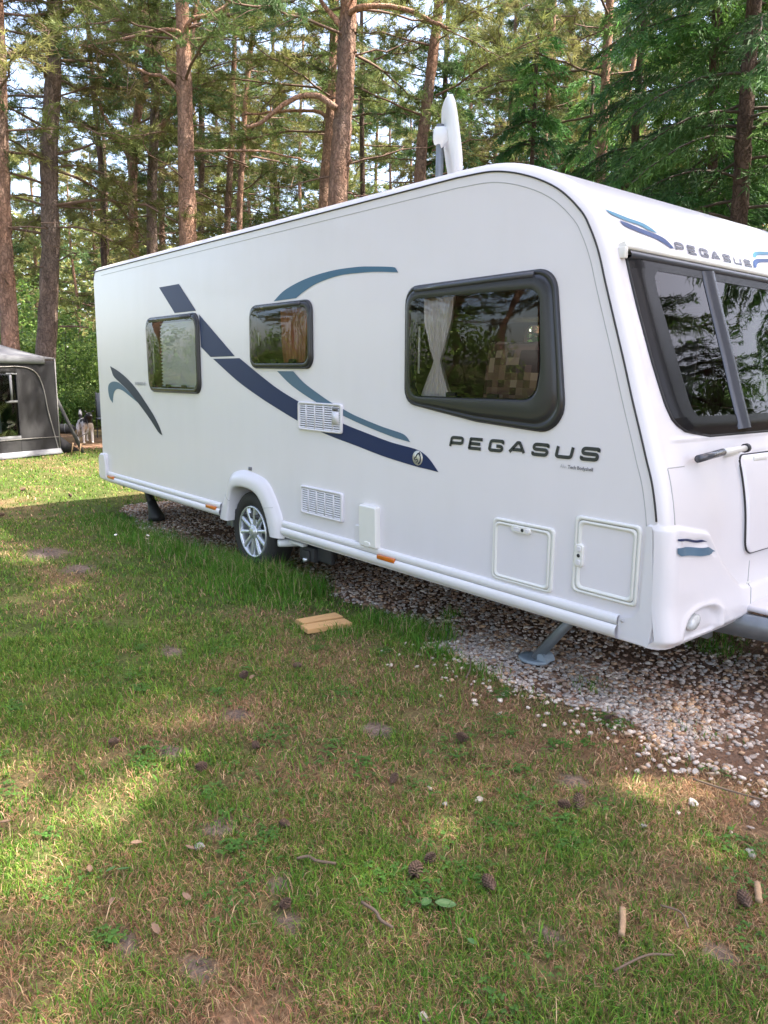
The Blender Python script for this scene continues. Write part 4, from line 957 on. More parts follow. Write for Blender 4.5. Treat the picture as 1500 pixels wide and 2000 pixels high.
# front decals
ff = lambda y, z: fpoint(y, z, 0.003)
def fband(name, top, bot, m_, n=30): return band(name, top, bot, m_, n, ff)
fband('front_stripe', [(0.088, 2.172), (0.149, 2.167), (0.249, 2.157), (0.349, 2.151), (0.412, 2.137), (0.451, 2.119)], [(0.089, 2.171), (0.120, 2.155), (0.212, 2.143), (0.316, 2.136), (0.374, 2.124), (0.440, 2.117)], M['aqua'])
fband('front_stripe', [(0.163, 2.137), (0.227, 2.133), (0.331, 2.120), (0.452, 2.108), (0.510, 2.093), (0.553, 2.061)], [(0.164, 2.136), (0.190, 2.115), (0.289, 2.101), (0.398, 2.090), (0.466, 2.076), (0.526, 2.058)], M['blue'])
fband('front_stripe', [(1.400, 2.107), (1.423, 2.132), (1.459, 2.143), (1.518, 2.150), (1.633, 2.160), (1.80, 2.176)], [(1.435, 2.110), (1.451, 2.122), (1.496, 2.131), (1.54, 2.136), (1.633, 2.146), (1.80, 2.172)], M['aqua'])
fband('front_stripe', [(1.347, 2.050), (1.376, 2.086), (1.421, 2.100), (1.487, 2.108), (1.584, 2.118), (1.74, 2.134)], [(1.384, 2.052), (1.406, 2.071), (1.447, 2.084), (1.50, 2.092), (1.584, 2.101), (1.74, 2.130)], M['blue'])
# grab handle on the front
gh = bpy.data.objects.new('grab_handle', None); COL.objects.link(gh); gh.parent = van; gh.location = VL
for mirror in (False, True):
    my = lambda y: W - y if mirror else y
    mb = MB(); tube(mb, [fpoint(my(y), z, 0.062) for y, z in ((0.20, 1.118), (0.31, 1.126), (0.425, 1.134))], 0.0165, 12); part('grip', mb.mesh('grip', True), M['frame2'], gh)
    mb = MB(); tube(mb, [fpoint(my(y), z, 0.062) for y, z in ((0.424, 1.134), (0.54, 1.138), (0.635, 1.140))], 0.0145, 12); part('tube', mb.mesh('tube', True), M['cream'], gh)
    mb = MB(); tube(mb, [fpoint(my(y), z, 0.062) for y, z in ((0.632, 1.140), (0.655, 1.141))], 0.021, 12); part('end_cap', mb.mesh('cap', True), M['black'], gh)
    for y in (0.30, 0.56):
        mb = MB(); tube(mb, [fpoint(my(y), 1.128, 0.0), fpoint(my(y), 1.128, 0.06)], 0.012, 8); part('stand_off', mb.mesh('so', True), M['cream'], gh)
# gas locker lid seal, catch and lamp
lid = bpy.data.objects.new('gas_locker_lid', None); COL.objects.link(lid); lid.parent = van; lid.location = VL
LP = round_poly([(W / 2 - 0.46, 1.122), (W / 2 + 0.46, 1.122), (W / 2 + 0.46, 0.680), (W / 2 - 0.46, 0.680)], 0.055, 8)
def fsurf(y, z, off=0.0):
    p_ = fpoint(y, z, 0); return (p_[0] + relief(y, z) + off, y, p_[2])
LPd = []
for i in range(len(LP)):
    a, b_ = LP[i], LP[(i + 1) % len(LP)]
    for t in np.linspace(0, 1, max(2, int(np.linalg.norm(b_ - a) / 0.02)), endpoint=False): LPd.append(a + (b_ - a) * t)
poly_tube('lid_seal', [fsurf(q[0], q[1], 0.001) for q in LPd + LPd[:1]], 0.0048, M['seal'], lid)
for y in (0.86, W - 0.86):
    mb = MB(); box(mb, fsurf(y, 1.118)[0] - 0.005, fsurf(y, 1.118)[0] + 0.024, y - 0.085, y + 0.06, 1.106, 1.130); part('hinge', mb.mesh('hinge'), M['cream'], lid, bevel=0.008)
mb = MB(); box(mb, fsurf(0.99, 0.745)[0] - 0.01, fsurf(0.99, 0.745)[0] + 0.02, 0.955, 1.08, 0.705, 0.775); part('catch', mb.mesh('catch'), M['black'], lid, bevel=0.01)
for mirror in (False, True):
    my = lambda y: W - y if mirror else y
    pts = [(y, z) for y, z in zip(*(lambda t: (0.222 + 0.050 * np.cos(t) + 0.012 * np.sin(t), 0.446 + 0.034 * np.sin(t)))(np.linspace(0, 2 * np.pi, 24, endpoint=False)))]
    c_ = (0.222, 0.446); V = []
    for t, of in ((1.0, -0.012), (1.0, 0.004), (0.8, 0.012), (0.4, 0.017), (0.02, 0.018)):
        for y, z in pts:
            yy, z2 = c_[0] + (y - c_[0]) * t, c_[1] + (z - c_[1]) * t; bx_ = fsurf(0.26, c_[1])[0] + 0.014; V.append((bx_ + of - (yy - c_[0]) * 0.1, my(yy), z2))
    n = 24; fl = part('position_lamp', mesh_np('lamp', V, np.array([(r * n + i, r * n + (i + 1) % n, (r + 1) * n + (i + 1) % n, (r + 1) * n + i) for r in range(4) for i in range(n)]), None, True), M['lens'])
    V = []
    for (ta, tb, m_, zt, zb, ex) in ((0, 1, M['navy'], 0.832, 0.822, 0), (0, 1, M['slate'], 0.795, 0.760, 1)):
        V = []; n = 26
        for i in range(n):
            t = i / (n - 1); y = 0.045 + (0.255 + 0.07 * ex) * t
            wv = -0.022 * math.sin(min(t * 1.5, 1) * math.pi / 2) + 0.006 * math.sin(t * 6) - (0.06 if ex else 0.035) * max(t - 0.78, 0) ** 1.3 * 4
            th = (zt - zb) * (1 if t < 0.8 else max(0.02, 1 - (t - 0.8) / 0.2)) * (1 if t > 0.06 else 0.6 + t * 6.6)
            zt_ = zt + wv; V += [fsurf(my(y), zt_, 0.006), fsurf(my(y), zt_ - th, 0.006)]
        part('corner_swoosh', mesh_np('swoosh', V, np.array([(2 * i, 2 * i + 1, 2 * i + 3, 2 * i + 2) for i in range(n - 1)])), m_)
    # panel joints on the moulding
    poly_tube('panel_joint', [fsurf(my(0.19 - 0.13 * t), 1.105, 0.0005) for t in np.linspace(0, 1, 6)] + [fsurf(my(0.058), z, 0.0005) for z in np.linspace(1.10, 0.885, 10)], 0.0022, M['greyseal'])
    poly_tube('panel_joint', [fsurf(my(0.735), z, 0.0005) for z in np.linspace(0.64, 0.36, 14)], 0.0022, M['greyseal'])
    mb = MB(); box(mb, fsurf(0.715, 0.535)[0] - 0.004, fsurf(0.715, 0.535)[0] + 0.004, my(0.74) - 0.02, my(0.74) + 0.02, 0.530, 0.540); part('drain_clip', mb.mesh('dc'), M['cream'], bevel=0.003)
mb = MB(); V = []
for z, dz in ((1.985, 0), (2.02, 0)): pass
box(mb, fpoint(0.08, 2.0)[0] - 0.004, fpoint(0.08, 2.0)[0] + 0.034, 0.066, 0.092, 1.985, 2.032); part('rail_end_cap', mb.mesh('cap'), M['cream'], bevel=0.004)
# --- roof antenna
an = bpy.data.objects.new('satellite_antenna', None); COL.objects.link(an); an.parent = van; an.location = VL; an['label'] = 'white flat satellite antenna on a mast above the roof'
ax_, ay_ = 1.02, 0.90
mb = MB(); tube(mb, [(ax_, ay_, 2.49), (ax_, ay_, 3.12)], 0.026, 14); part('mast', mb.mesh('mast', True), M['galv'], an)
adir = np.array([0.595, 0.80, 0]); adir /= np.linalg.norm(adir); aw = np.array([-adir[1], adir[0], 0]); tilt = 0.16
upv = np.array([0, 0, 1.0]) * math.cos(tilt) - adir * math.sin(tilt); nrm = adir * math.cos(tilt) + np.array([0, 0, 1.0]) * math.sin(tilt)
ctr = np.array([ax_, ay_, 3.02]) + adir * 0.085
n = 36; V = []
for t, of in ((0.80, -0.034), (0.95, -0.026), (1.0, -0.008), (1.0, 0.004), (0.96, 0.012), (0.7, 0.018), (0.02, 0.022)):
    for i in range(n):
        q = 2 * math.pi * i / n; cx = abs(math.cos(q)) ** 0.62 * math.copysign(1, math.cos(q)); cz = abs(math.sin(q)) ** 0.62 * math.copysign(1, math.sin(q))
        V.append(ctr + aw * 0.235 * t * cx + upv * 0.262 * t * cz + nrm * of)
V.append(ctr - nrm * 0.045); nv = len(V) - 1
mb = MB(); mb.add(V, [(r * n + i, r * n + (i + 1) % n, (r + 1) * n + (i + 1) % n, (r + 1) * n + i) for r in range(6) for i in range(n)], [(nv, (i + 1) % n, i) for i in range(n)])
part('flat_panel', mb.mesh('flat_panel', True), M['whitep'], an)
mb = MB(); tube(mb, [(ax_, ay_, 3.05) - adir * 0.045, (ax_, ay_, 3.05) - adir * 0.035, (ax_, ay_, 3.05) + adir * 0.02, ctr - nrm * 0.03], [0.03, 0.055, 0.068, 0.075], 18); part('pivot_housing', mb.mesh('pivot', True), M['whitep'], an)
# --- interior seen through the windows
def inset(d): return prof - NP * d
ip = inset(0.06)
sel = [i for i in range(len(ip))]
V = np.array([(q[0], y, q[1]) for q in ip for y in (0.05, W - 0.05)])
Q = [(2 * i, 2 * i + 1, 2 * i + 3, 2 * i + 2) for i in range(len(ip) - 1) if not (ip[i, 0] > 2.4 and 1.22 < ip[i, 1] < 1.99)]
part('interior_lining', mesh_np('lining', V, np.array(Q)), M['beige'])
part('far_wall_lining', fill(ip, far_holes, W - 0.03), M['beige'])
ipn = ip.copy(); ipn[:, 1] = np.maximum(ipn[:, 1], 0.79)
ipn = ipn[[0] + [i for i in range(1, len(ipn)) if np.linalg.norm(ipn[i] - ipn[i - 1]) > 1e-4]]
part('near_wall_lining', fill(ipn, [h_ + (h_ - h_.mean(0)) * 0.04 for h_ in holes], 0.035), M['beige'])
for x0, x1, y0, y1, z0, z1, mm, nm in ((-2.9, 0.9, 1.75, W - 0.05, 1.92, 2.36, 'wood_in', 'overhead_locker'), (0.95, 2.6, 1.85, W - 0.05, 1.93, 2.30, 'beige', 'overhead_locker'), (-0.3, 1.2, 1.6, W - 0.05, 0.45, 1.30, 'wood_in', 'kitchen_unit'),
                                  (-0.72, -0.66, 0.06, 1.3, 0.45, 2.36, 'wood_in', 'partition'), (1.25, 2.95, 0.05, 0.72, 0.45, 0.92, 'seat', 'bench'), (1.25, 2.95, W - 0.72, W - 0.05, 0.45, 0.92, 'seat', 'bench'),
                                  (1.25, 2.9, 0.05, 0.17, 0.92, 1.30, 'seat', 'seat_back'), (1.25, 2.9, W - 0.17, W - 0.05, 0.92, 1.30, 'seat', 'seat_back'), (2.95, 3.12, 0.3, W - 0.3, 0.45, 1.20, 'wood_in', 'front_shelf')):
    mb = MB(); box(mb, x0, x1, y0, y1, z0, z1); part(nm, mb.mesh(nm), M[mm], bevel=0.02)
def curtain(name, cx, cy, prof_w, z0, z1, m_, axis=(1, 0), folds=7, amp=0.018, nz=22, nu=40):
    V = []
    for i in range(nz):
        t = i / (nz - 1); z = z1 + (z0 - z1) * t; w_, dx = np.interp(t, [q[0] for q in prof_w], [q[1] for q in prof_w]), np.interp(t, [q[0] for q in prof_w], [q[2] for q in prof_w])
        for j in range(nu):
            s = j / (nu - 1) - 0.5; a = amp * math.sin(s * folds * 2 * math.pi + 2 * t) * (0.5 + w_ / 0.2 * 0.5)
            V.append((cx + dx + axis[0] * s * w_ + (-axis[1]) * a, cy + axis[1] * (s * w_ + dx) + axis[0] * a, z))
    return part(name, mesh_np(name, V, np.array([(i * nu + j, i * nu + j + 1, (i + 1) * nu + j + 1, (i + 1) * nu + j) for i in range(nz - 1) for j in range(nu - 1)]), None, True), m_)
curtain('curtain', 1.93, 0.055, [(0, 0.22, 0.0), (0.25, 0.20, 0.0), (0.55, 0.09, 0.0), (0.60, 0.04, 0.0), (0.66, 0.06, 0.0), (1, 0.24, 0.0)], 1.36, 1.90, M['curtain'])
curtain('curtain', 2.82, 0.42, [(0, 0.30, 0), (0.5, 0.26, 0), (1, 0.22, 0)], 1.22, 1.95, M['maroon'], (0, 1))
curtain('curtain', 2.84, 0.60, [(0, 0.12, 0), (0.5, 0.06, 0.03), (1, 0.10, 0.05)], 1.22, 1.95, M['curtain'], (0, 1), 4)
curtain('curtain', 2.80, 1.35, [(0, 0.34, 0), (0.5, 0.28, 0), (1, 0.22, 0)], 1.22, 1.95, M['maroon'], (0, 1))
curtain('curtain', 0.55, 0.06, [(0, 0.34, 0), (0.6, 0.30, 0.0), (1, 0.26, 0)], 1.56, 1.92, mat('brown_curtain', (0.45, 0.19, 0.11), 0.9, noise=0.25, scale=10))
curtain('curtain', 2.15, W - 0.08, [(0, 0.25, 0), (1, 0.2, 0)], 1.30, 1.92, M['curtain'])
# reading lamp in the lounge corner
mb = MB(); tube(mb, [(2.38, 0.28, 1.93), (2.38, 0.28, 1.86)], [0.012, 0.028], 12); part('reading_lamp', mb.mesh('lamp', True), M['black'])
# patchwork cushion on the seat back
m, nt, b = newmat('patchwork_fabric'); b.inputs['Roughness'].default_value = 0.9
tc = nt.nodes.new('ShaderNodeTexCoord'); sn = nt.nodes.new('ShaderNodeVectorMath'); sn.operation = 'SNAP'; sn.inputs[1].default_value = (0.037, 5, 0.037)
wh = nt.nodes.new('ShaderNodeTexWhiteNoise'); cr = nt.nodes.new('ShaderNodeValToRGB'); cr.color_ramp.interpolation = 'CONSTANT'
el = cr.color_ramp.elements; el[0].color = (0.05, 0.022, 0.02, 1); el[1].position = 0.3; el[1].color = (0.15, 0.08, 0.07, 1)
for ps, cc in ((0.55, (0.22, 0.13, 0.11, 1)), (0.75, (0.34, 0.24, 0.21, 1)), (0.88, (0.09, 0.04, 0.035, 1))):
    e_ = el.new(ps); e_.color = cc
nt.links.new(tc.outputs['Object'], sn.inputs[0]); nt.links.new(sn.outputs[0], wh.inputs['Vector']); nt.links.new(wh.outputs['Value'], cr.inputs[0]); nt.links.new(cr.outputs[0], b.inputs['Base Color'])
def cushion(name, loc, rz, tilt, lab):
    n = 17; V = []
    for s in (-1, 1):
        for i in range(n):
            for j in range(n):
                u, v = i / (n - 1) * 2 - 1, j / (n - 1) * 2 - 1
                th = 0.075 * ((1 - u ** 4) * (1 - v ** 4)) ** 0.5; sq = 0.21 * (1 - 0.06 * (u * u + v * v - 2 * u * u * v * v))
                V.append((u * sq, s * th, v * sq))
    Q = []
    for s in range(2):
        for i in range(n - 1):
            for j in range(n - 1): a = s * n * n + i * n + j; Q.append((a, a + 1, a + n + 1, a + n))
    o = link(name, mesh_np(name, V, np.array(Q), None, True), m); o.location = loc; o.rotation_euler = (tilt, 0, rz)
    tag(o, lab, 'cushion'); return o
cushion('cushion', (2.40, 0.17, 1.46), 0.12, -0.12, 'brown and pink patchwork cushion seen low in the large lounge window')
# ------------------------------------------------------------------ tent, dog and small things on the ground
C0 = np.array([-9.45, 1.53, 0.0]); TW = np.array([0.387, -0.922, 0.0]); TB = np.array([-0.922, -0.387, 0.0])
tent = tag(empty('tent', C0), 'charcoal grey tent with pale grey roof standing on the grass', 'tent')
TL, TD = 3.1, 3.0
def tp(s, z, d=0.0): return TW * s + TB * d + np.array([0, 0, z])
def sheet(name, f, nu, nv, m_, amp=0.0, seed=0, thick=0.012, parent=None):
    """cloth panel with creases and thickness; f(u,v) -> point"""
    u, v = np.meshgrid(np.linspace(0, 1, nu), np.linspace(0, 1, nv)); P = np.array([[f(a, b_) for a, b_ in zip(ru, rv)] for ru, rv in zip(u, v)])
    n_ = np.cross(f(1, 0) - f(0, 0), f(0, 1) - f(0, 0)); n_ /= np.linalg.norm(n_)
    w_ = (fbm(u * 5 + v * 2, v * 3 + seed, seed) - 0.5) * amp * np.sin(np.pi * np.clip(u, 0.0, 1)) * 1.5
    P = P + w_[..., None] * n_
    V = P.reshape(-1, 3); i = np.arange(nu * nv).reshape(nv, nu); Q = np.stack([i[:-1, :-1], i[:-1, 1:], i[1:, 1:], i[1:, :-1]], -1).reshape(-1, 4)
    o = link(name, mesh_np(name, V, Q, None, True), m_, parent or tent)
    sd = o.modifiers.new('thickness', 'SOLIDIFY'); sd.thickness = thick; return o
WS = 0.80    # tent window starts this far from the corner
sheet('front_wall', lambda u, v: tp(u * WS, 0.05 + v * 1.60), 24, 30, M['canvas'], 0.07, 3)
sheet('front_wall', lambda u, v: tp(WS + u * (TL - WS), 1.42 + v * 0.23), 14, 5, M['canvas'], 0.02, 4)
sheet('front_wall', lambda u, v: tp(WS + u * (TL - WS), 0.05 + v * 0.26), 14, 6, M['canvas'], 0.03, 5)
sheet('front_wall', lambda u, v: tp(WS + 1.3 + u * (TL - WS - 1.3), 0.31 + v * 1.11), 8, 12, M['canvas'], 0.05, 6)
pl_ = sheet('window_film', lambda u, v: tp(WS + u * 1.3, 0.31 + v * 1.11), 26, 22, M['clear'], 0.10, 9, 0.003)
sheet('added_pale_sheet', lambda u, v: tp(WS + 0.12 + u * 1.0, 0.40 + v * 0.75, 0.30), 20, 12, mat('white_inner_sheet', (0.55, 0.57, 0.60), 0.8), 0.12, 19, 0.004)  # pale sheet added to brighten the window, standing in for whitish reflections
for s0, s1, z0, z1 in ((0.78, 0.97 + 0.02, 1.40, 1.43), (0.885, 0.925, 0.95, 1.42), (0.80, 1.6, 0.93, 0.97), (0.78, 2.1, 0.29, 0.37)):
    mb = MB(); V = [tp(s0, z0, -0.012), tp(s1, z0, -0.012), tp(s1, z1, -0.012), tp(s0, z1, -0.012), tp(s0, z0, 0.01), tp(s1, z0, 0.01), tp(s1, z1, 0.01), tp(s0, z1, 0.01)]
    mb.add(V, [(0, 1, 2, 3), (5, 4, 7, 6), (3, 2, 6, 7), (0, 4, 5, 1), (0, 3, 7, 4), (1, 5, 6, 2)]); link('window_tape', mb.mesh('tape'), M['canvas2'], tent)
sheet('side_wall', lambda u, v: tp(0, 0.05 + v * 1.6, u * TD), 12, 10, M['canvas'], 0.05, 7)
sheet('side_wall', lambda u, v: tp(TL, 0.05 + v * 1.6, u * TD), 12, 10, M['canvas'], 0.05, 8)
sheet('back_wall', lambda u, v: tp(u * TL, 0.05 + v * 1.6, TD), 12, 10, M['canvas'], 0.05, 12)
apex = tp(1.75, 2.55, 1.55)
for a_, b_ in (((0, 0), (TL, 0)), ((TL, 0), (TL, TD)), ((TL, TD), (0, TD)), ((0, TD), (0, 0))):
    A = tp(a_[0], 1.67, a_[1]); B = tp(b_[0], 1.67, b_[1])
    sheet('roof_panel', lambda u, v: (A + (B - A) * u) * (1 - v) + apex * v - np.array([0, 0, 0.10 * math.sin(math.pi * v)]), 14, 14, M['canvas2'], 0.03, 13)
sheet('valance', lambda u, v: tp(0.22 + u * (TL - 0.22), 1.59 + v * 0.13, -0.025), 30, 3, M['canvas2'], 0.02, 14)
sheet('mud_skirt', lambda u, v: tp(u * TL, 0.0 + v * 0.09, -0.02 - 0.06 * (1 - v)), 40, 3, M['canvas2'], 0.05, 15)
def tpipe(pts, r, m_, name):
    mb = MB(); tube(mb, [tp(s, z, -0.02) for s, z in pts], r, 6); link(name, mb.mesh(name, True), m_, tent)
tpipe([tuple(q) for q in smooth_line([(2.2, 1.52), (1.08, 1.53), (0.79, 1.54), (0.54, 1.51), (0.37, 1.40), (0.27, 1.15), (0.21, 0.79), (0.12, 0.42), (0.03, 0.05)], 40)], 0.009, M['piping'], 'piping')
tpipe([(0, 0.02), (0, 0.8), (0, 1.69)], 0.011, M['piping'], 'piping'); tpipe([(0.0, 0.30), (0.6, 0.31), (2.0, 0.30)], 0.006, M['piping'], 'piping')
mb = MB(); tube(mb, [tp(0, 1.69, 0)] + [tp(0, 1.67, 0) * (1 - t) + apex * t - np.array([0, 0, 0.10 * math.sin(math.pi * t)]) for t in np.linspace(0.08, 1, 10)], 0.012, 6); link('piping', mb.mesh('hip', True), M['piping'], tent)
def strap(pts, w_):
    P = np.array(pts); mb = MB(); sd = unit3(np.cross(P[1] - P[0], np.array([0.8, -0.5, 0]))) * w_ / 2
    for k in range(len(P) - 1): mb.add([P[k] - sd, P[k] + sd, P[k + 1] + sd, P[k + 1] - sd], [(0, 1, 2, 3)])
    o = link('guy_strap', mb.mesh('strap'), M['strap'], tent); s_ = o.modifiers.new('t', 'SOLIDIFY'); s_.thickness = 0.006
def unit3(v): return v / np.linalg.norm(v)
strap([tp(0, 1.02, 0.02), np.array([-9.22, 1.87, 0.0]) - C0], 0.06)
mb = MB(); V = [tp(0, 0.0, 0), tp(-0.42, 0.01, -0.05), tp(-0.12, 0.01, 0.25), tp(0, 0.34, 0.02)]; mb.add(V, (), [(0, 1, 3), (1, 2, 3), (0, 3, 2), (0, 2, 1)]); link('storm_flap', mb.mesh('flap'), M['canvas'], tent)
for i, (x, y, lab) in enumerate(((-8.84, 1.67, 'wooden tent peg nearest the rear of the caravan'), (-9.10, 1.62, 'wooden tent peg beside the tent corner strap'))):
    mb = MB(); tube(mb, [(0, 0, 0), (0.03, 0.01, 0.10), (0.07, 0.02, 0.22)], [0.008, 0.012, 0.014], 7); o = link('tent_peg', mb.mesh('peg', True), M['stickwood'], loc=(x, y, -0.01)); tag(o, lab, 'peg', 'tent pegs')
# rolled bag on the grass beyond the tent
g = np.random.default_rng(2); mb = MB(); tube(mb, [(-14.25, 2.65, 0.10), (-14.22, 2.70, 0.105), (-14.05, 2.98, 0.11), (-13.90, 3.21, 0.105), (-13.86, 3.27, 0.10)], [0.05, 0.10, 0.115, 0.10, 0.04], 14)
bagt = tag(empty('kit_bag', (-14.05, 2.98, 0)), 'dark grey rolled bag lying on the grass behind the tent strap', 'bag'); mb.V[0] = mb.V[0] - np.array([-14.05, 2.98, 0]); link('bag_body', mb.mesh('bag', True), M['strap'], bagt)
for t in (-0.12, 0.12):
    mb = MB(); a = np.linspace(0, 2 * np.pi, 20); d = unit3(np.array([0.17, 0.29, 0])); sd = np.array([-d[1], d[0], 0]); tube(mb, [d * t + sd * 0.118 * math.cos(q) + np.array([0, 0, 0.11 + 0.118 * math.sin(q)]) for q in a], 0.008, 5); link('bag_strap', mb.mesh('bs', True), M['canvas2'], bagt)
# folding chair by the rear corner
ch = tag(empty('folding_chair', (-12.6, 3.62, 0), -0.35), 'grey folding camping chair showing past the rear edge of the caravan', 'chair')
cs = MB(); V = [(-0.24, -0.24, 0.42), (0.24, -0.24, 0.42), (0.24, 0.24, 0.44), (-0.24, 0.24, 0.44)]; cs.add(V, [(0, 1, 2, 3)]); o = link('seat', cs.mesh('seat'), M['canvas2'], ch); o.modifiers.new('t', 'SOLIDIFY').thickness = 0.02
cs = MB(); cs.add([(-0.24, -0.24, 0.44), (-0.24, 0.24, 0.44), (-0.36, 0.25, 0.98), (-0.36, -0.25, 0.98)], [(0, 1, 2, 3)]); o = link('backrest', cs.mesh('backrest'), M['canvas2'], ch); o.modifiers.new('t', 'SOLIDIFY').thickness = 0.02
for sy in (-1, 1):
    for a_, b_ in (((0.25, 0.0), (-0.25, 0.43)), ((-0.25, 0.0), (0.25, 0.43)), ((-0.24, 0.43), (-0.37, 1.0))):
        mb = MB(); tube(mb, [(a_[0], sy * 0.26, a_[1]), (b_[0], sy * 0.26, b_[1])], 0.012, 8); link('leg', mb.mesh('leg', True), M['black'], ch)
# dog: one skinned body
def skin_body(name, nodes, edges, sub=2):
    me = bpy.data.meshes.new(name); me.from_pydata([n_[0] for n_ in nodes], edges, []); ob = bpy.data.objects.new(name, me); COL.objects.link(ob)
    ob.modifiers.new('skin', 'SKIN'); sv = me.skin_vertices[0].data
    for i, n_ in enumerate(nodes): sv[i].radius = n_[1]; sv[i].use_root = (i == 0)
    s_ = ob.modifiers.new('sub', 'SUBSURF'); s_.levels = sub; s_.render_levels = sub
    dg = bpy.context.evaluated_depsgraph_get(); out = bpy.data.meshes.new_from_object(ob.evaluated_get(dg)); bpy.data.objects.remove(ob)
    for p_ in out.polygons: p_.use_smooth = True
    return out
N = [((0.0, 0, 0.42), (0.085, 0.10)), ((0.14, 0, 0.42), (0.095, 0.125)), ((0.27, 0, 0.43), (0.09, 0.125)), ((-0.14, 0, 0.43), (0.075, 0.085)), ((-0.24, 0, 0.44), (0.075, 0.08)),
     ((0.35, 0, 0.52), (0.065, 0.075)), ((0.41, 0.01, 0.60), (0.065, 0.065)), ((0.47, 0.01, 0.61), (0.058, 0.058)), ((0.53, 0.01, 0.585), (0.034, 0.032)), ((0.585, 0.01, 0.575), (0.026, 0.024)),
     ((-0.31, 0, 0.46), (0.03, 0.03)), ((-0.40, 0.01, 0.52), (0.035, 0.035)), ((-0.46, 0.02, 0.60), (0.04, 0.04)), ((-0.47, 0.02, 0.68), (0.018, 0.018))]
ED = [(0, 1), (1, 2), (0, 3), (3, 4), (2, 5), (5, 6), (6, 7), (7, 8), (8, 9), (4, 10), (10, 11), (11, 12), (12, 13)]
def leg(root, pts):
    global N, ED
    prev = root
    for co, r in pts: N.append((co, (r, r))); ED.append((prev, len(N) - 1)); prev = len(N) - 1
for s in (-1, 1):
    leg(2, [((0.27, s * 0.08, 0.34), 0.048), ((0.25, s * 0.085, 0.26), 0.032), ((0.27, s * 0.085, 0.14), 0.024), ((0.265, s * 0.085, 0.04), 0.022), ((0.30, s * 0.085, 0.018), 0.024)])
    leg(4, [((-0.22, s * 0.085, 0.33), 0.055), ((-0.17, s * 0.09, 0.25), 0.036), ((-0.26, s * 0.09, 0.155), 0.022), ((-0.255, s * 0.09, 0.05), 0.020), ((-0.22, s * 0.09, 0.018), 0.024)])
dogm = skin_body('dog_body', N, ED)
m, nt, b = newmat('black_and_white_coat'); b.inputs['Roughness'].default_value = 0.8
tc = nt.nodes.new('ShaderNodeTexCoord'); n1 = nt.nodes.new('ShaderNodeTexNoise'); n1.inputs['Scale'].default_value = 5.2; n1.inputs['Detail'].default_value = 2
sx_ = nt.nodes.new('ShaderNodeSeparateXYZ'); mz = nt.nodes.new('ShaderNodeMapRange'); mz.inputs['From Min'].default_value = 0.28; mz.inputs['From Max'].default_value = 0.50; mz.inputs['To Min'].default_value = -0.30; mz.inputs['To Max'].default_value = 0.06
ad = nt.nodes.new('ShaderNodeMath'); ad.operation = 'ADD'; gt = nt.nodes.new('ShaderNodeValToRGB'); gt.color_ramp.elements[0].position = 0.47; gt.color_ramp.elements[1].position = 0.53
gt.color_ramp.elements[0].color = (0.62, 0.60, 0.57, 1); gt.color_ramp.elements[1].color = (0.015, 0.014, 0.014, 1)
nt.links.new(tc.outputs['Object'], n1.inputs['Vector']); nt.links.new(tc.outputs['Object'], sx_.inputs[0]); nt.links.new(sx_.outputs['Z'], mz.inputs[0]); nt.links.new(n1.outputs['Fac'], ad.inputs[0]); nt.links.new(mz.outputs[0], ad.inputs[1])
nt.links.new(ad.outputs[0], gt.inputs[0]); nt.links.new(gt.outputs[0], b.inputs['Base Color'])
hd = math.atan2(-0.10, 0.55)
dog = tag(empty('dog', (-11.22, 2.60, 0), -0.12), 'black and white dog standing on a lead by the rear of the caravan', 'dog')
link('body', dogm, m, dog)
for s in (-1, 1):
    mb = MB(); mb.add([(0.42, 0.01 + s * 0.035, 0.655), (0.46, 0.01 + s * 0.05, 0.66), (0.44, 0.01 + s * 0.085, 0.70), (0.435, 0.01 + s * 0.105, 0.665), (0.40, 0.01 + s * 0.055, 0.645)], (), [(0, 1, 2), (1, 3, 2), (4, 2, 3), (4, 0, 2), (0, 4, 1), (1, 4, 3)]); link('ear', mb.mesh('ear'), M['black'], dog)
    mb = MB(); tube(mb, [(0.515, 0.01 + s * 0.028, 0.625), (0.522, 0.01 + s * 0.028, 0.625)], 0.009, 8); link('eye', mb.mesh('eye', True), M['seal'], dog)
mb = MB(); tube(mb, [(0.600, 0.01, 0.585), (0.612, 0.01, 0.583)], [0.016, 0.010], 8); link('nose', mb.mesh('nose', True), M['seal'], dog)
mb = MB(); a = np.linspace(0, 2 * np.pi, 18); tube(mb, [(0.365 + 0.03 * math.sin(q), 0.078 * math.cos(q), 0.535 + 0.07 * math.sin(q)) for q in a], 0.010, 6); link('collar', mb.mesh('collar', True), M['strap'], dog)
mb = MB(); tube(mb, smooth_line([(-10.84, 2.52, 0.52), (-10.6, 2.45, 0.30), (-10.2, 2.15, 0.22), (-9.75, 1.95, 0.30)], 20), 0.008, 6); tube(mb, [(-9.75, 1.95, 0.30), (-9.72, 1.93, 0.24), (-9.78, 1.93, 0.20), (-9.74, 1.92, 0.15)], 0.012, 6)
tag(link('dog_lead', mb.mesh('lead', True), M['strap']), 'dark dog lead stretched from the dog towards the tent strap', 'lead')

